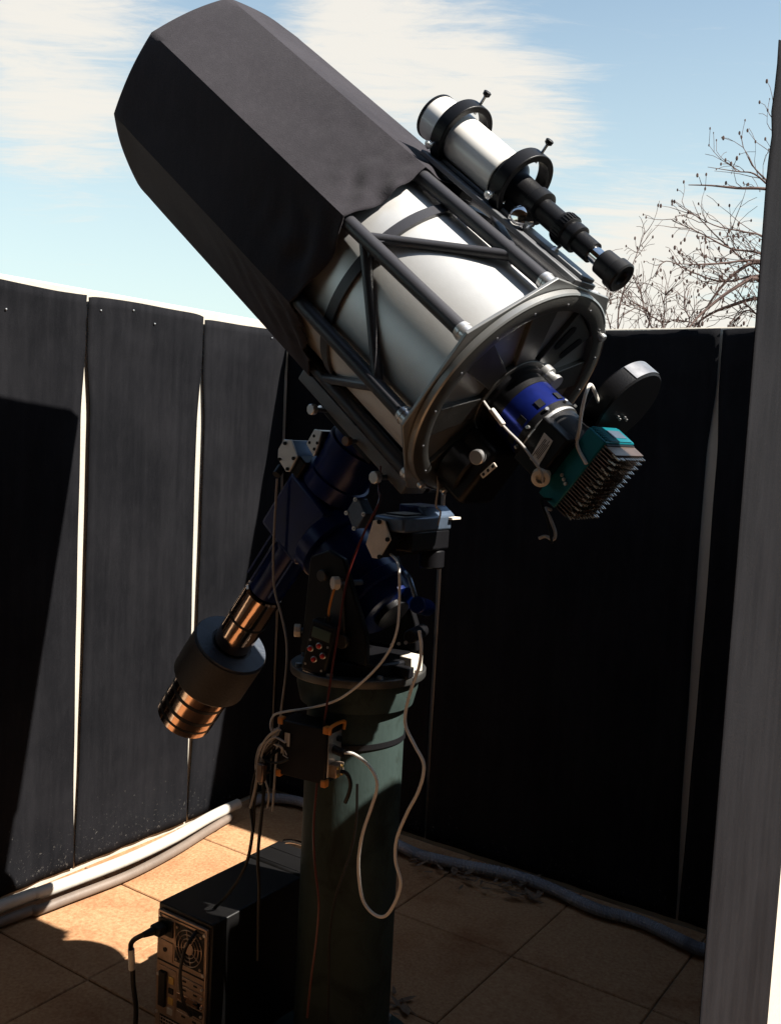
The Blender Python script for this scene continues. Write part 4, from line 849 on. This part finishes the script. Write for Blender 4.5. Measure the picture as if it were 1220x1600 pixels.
cable('black_cable', ay(1.80, (558, 1225), (556, 1290), (545, 1340), (525, 1400), (515, 1460), (514, 1530), (512, 1600)), 0.0032, 'black_cable', 'thin black cable hanging low on the pier')
cable('black_cable', [bq(-BXW/2-0.022, -0.012, 0.022)]+ay(1.74, (432, 1160), (412, 1182), (404, 1215), (398, 1250), (396, 1290), (388, 1340), (372, 1375), (350, 1405), (330, 1425))+[cq(0.15, -0.03, 0.345), cq(0.128, -0.03, 0.30), cq(0.124, -0.035, 0.25), cq(0.135, -0.035, 0.19), cq(0.15, -0.02, 0.145)], 0.0042, 'black_cable', 'black cable from the control box into the computer slots', n=9)
cable('black_cable', [bq(-BXW/2-0.004, -0.02, -0.01)]+ay(1.735, (425, 1180), (410, 1200), (412, 1240), (407, 1290), (403, 1340), (405, 1385), (404, 1430), (403, 1500)), 0.0042, 'black_cable', 'black cable hanging straight down beside the computer tower', n=9)
cable('grey_cable', [bq(-BXW/2-0.004, -0.02, -0.03)]+ay(1.73, (440, 1168), (415, 1160), (404, 1172), (400, 1200), (407, 1225), (413, 1205), (412, 1180), (420, 1165), (438, 1140)), 0.0030, 'grey_cable', 'grey cable coiled beside the control box')
cable('grey_cable', ay(1.72, (436, 1138), (420, 1150), (408, 1168), (403, 1190), (402, 1212), (397, 1240), (391, 1262)), 0.0034, 'grey_cable', 'grey cable dropping from the coil towards the tiles')
tag(MB().box(aty(409, 1207, 1.715), 0.020, 0.018, 0.045).build('cable_plug', 'fin_bronze', bevel=0.004), 'brown plug in the cable bundle left of the pier', 'plug')
cable('black_cable', [bq(BXW/2+0.026, -0.008, -0.034)]+[bq(BXW/2+0.042, -0.006, -0.038), bq(BXW/2+0.050, -0.002, -0.060), bq(BXW/2+0.046, 0.0, -0.085), bq(BXW/2+0.036, 0.002, -0.11)], 0.0048, 'black_cable', 'short black cable curling below the control box connector')
cable('sensor_cable', [onu(745, 610, -0.09), onu(760, 634, -0.095), onu(777, 655, -0.10), onu(792, 672, -0.10), onu(815, 695, -0.105), onu(832, 718, -0.108), onu(845, 738, -0.10), onu(848, 756, -0.08)], 0.0030, 'grey_cable', 'thin pale cable across the black instruments behind the plate')
tag(MB().cyl(onu(768, 640, -0.0975), onu(786, 664, -0.102), 0.0058, n=12, bev=0.001).build('cable_sleeve', 'white_cable'), 'white sleeve on the thin cable below the focuser', 'sleeve')
cable('camera_cable', [q(-0.20, 0.03, 0.105), onu(924, 603, -0.02), onu(916, 612, -0.05), onu(909, 640, -0.055), onu(905, 670, -0.055), onu(901, 695, -0.05), q(-0.275, -0.055, 0.03)], 0.0038, 'white_cable', 'white cable arching from the filter wheel to the teal camera')
cable('camera_cable', [q(-0.27, -0.04, -0.10), onu(852, 795, -0.07), onu(860, 812, -0.07), onu(867, 832, -0.07), onu(864, 843, -0.07), onu(852, 838, -0.07), onu(842, 841, -0.07)], 0.0036, 'grey_cable', 'pale cable end hooked below the teal camera')
cable('camera_cable', [q(-0.26, -0.05, -0.08), onu(845, 782, -0.08), onu(856, 815, -0.08), onu(862, 850, -0.08)], 0.0030, 'black_cable', 'black cable stub hanging behind the pale hook')
cable('sensor_cable', [onu(683, 740, -0.08), onu(684, 762, -0.08), onu(681, 790, -0.06), onu(688, 800, -0.03), onu(684, 820, 0.0)], 0.0022, 'grey_cable', 'thin wire under the lower edge of the rear plate')
cable('sensor_cable', [onu(690, 738, -0.09), onu(715, 742, -0.09), onu(714, 762, -0.09), onu(710, 775, -0.09), onu(716, 777, -0.09), onu(718, 770, -0.09)], 0.0024, 'grey_cable', 'small hooked wire below the black instrument box')
cable('truss_cable', [tp(0.42, 238, 0.262), tp(0.36, 242, 0.268), tp(0.30, 250, 0.284), tp(0.22, 254, 0.300), tp(0.16, 256, 0.325)], 0.0036, 'black_cable', 'black cable running along the lower truss to the saddle')
cable('black_cable', [bq(-BXW/2-0.004, -0.01, 0.04)]+ay(1.73, (438, 1150), (418, 1172), (404, 1196), (395, 1225), (392, 1262), (396, 1300)), 0.0036, 'black_cable', 'black cable at the left of the bundle beside the control box')
cable('black_cable', ay(1.725, (452, 1186), (436, 1192), (420, 1190), (407, 1180), (402, 1195), (410, 1212), (422, 1205)), 0.0030, 'black_cable', 'thin black cable curled round the plug in the bundle')
cable('grey_cable', ay(1.72, (446, 1160), (428, 1152), (414, 1166), (408, 1190), (414, 1216), (420, 1240), (418, 1262)), 0.0026, 'grey_cable', 'thin grey cable at the right of the hanging bundle')
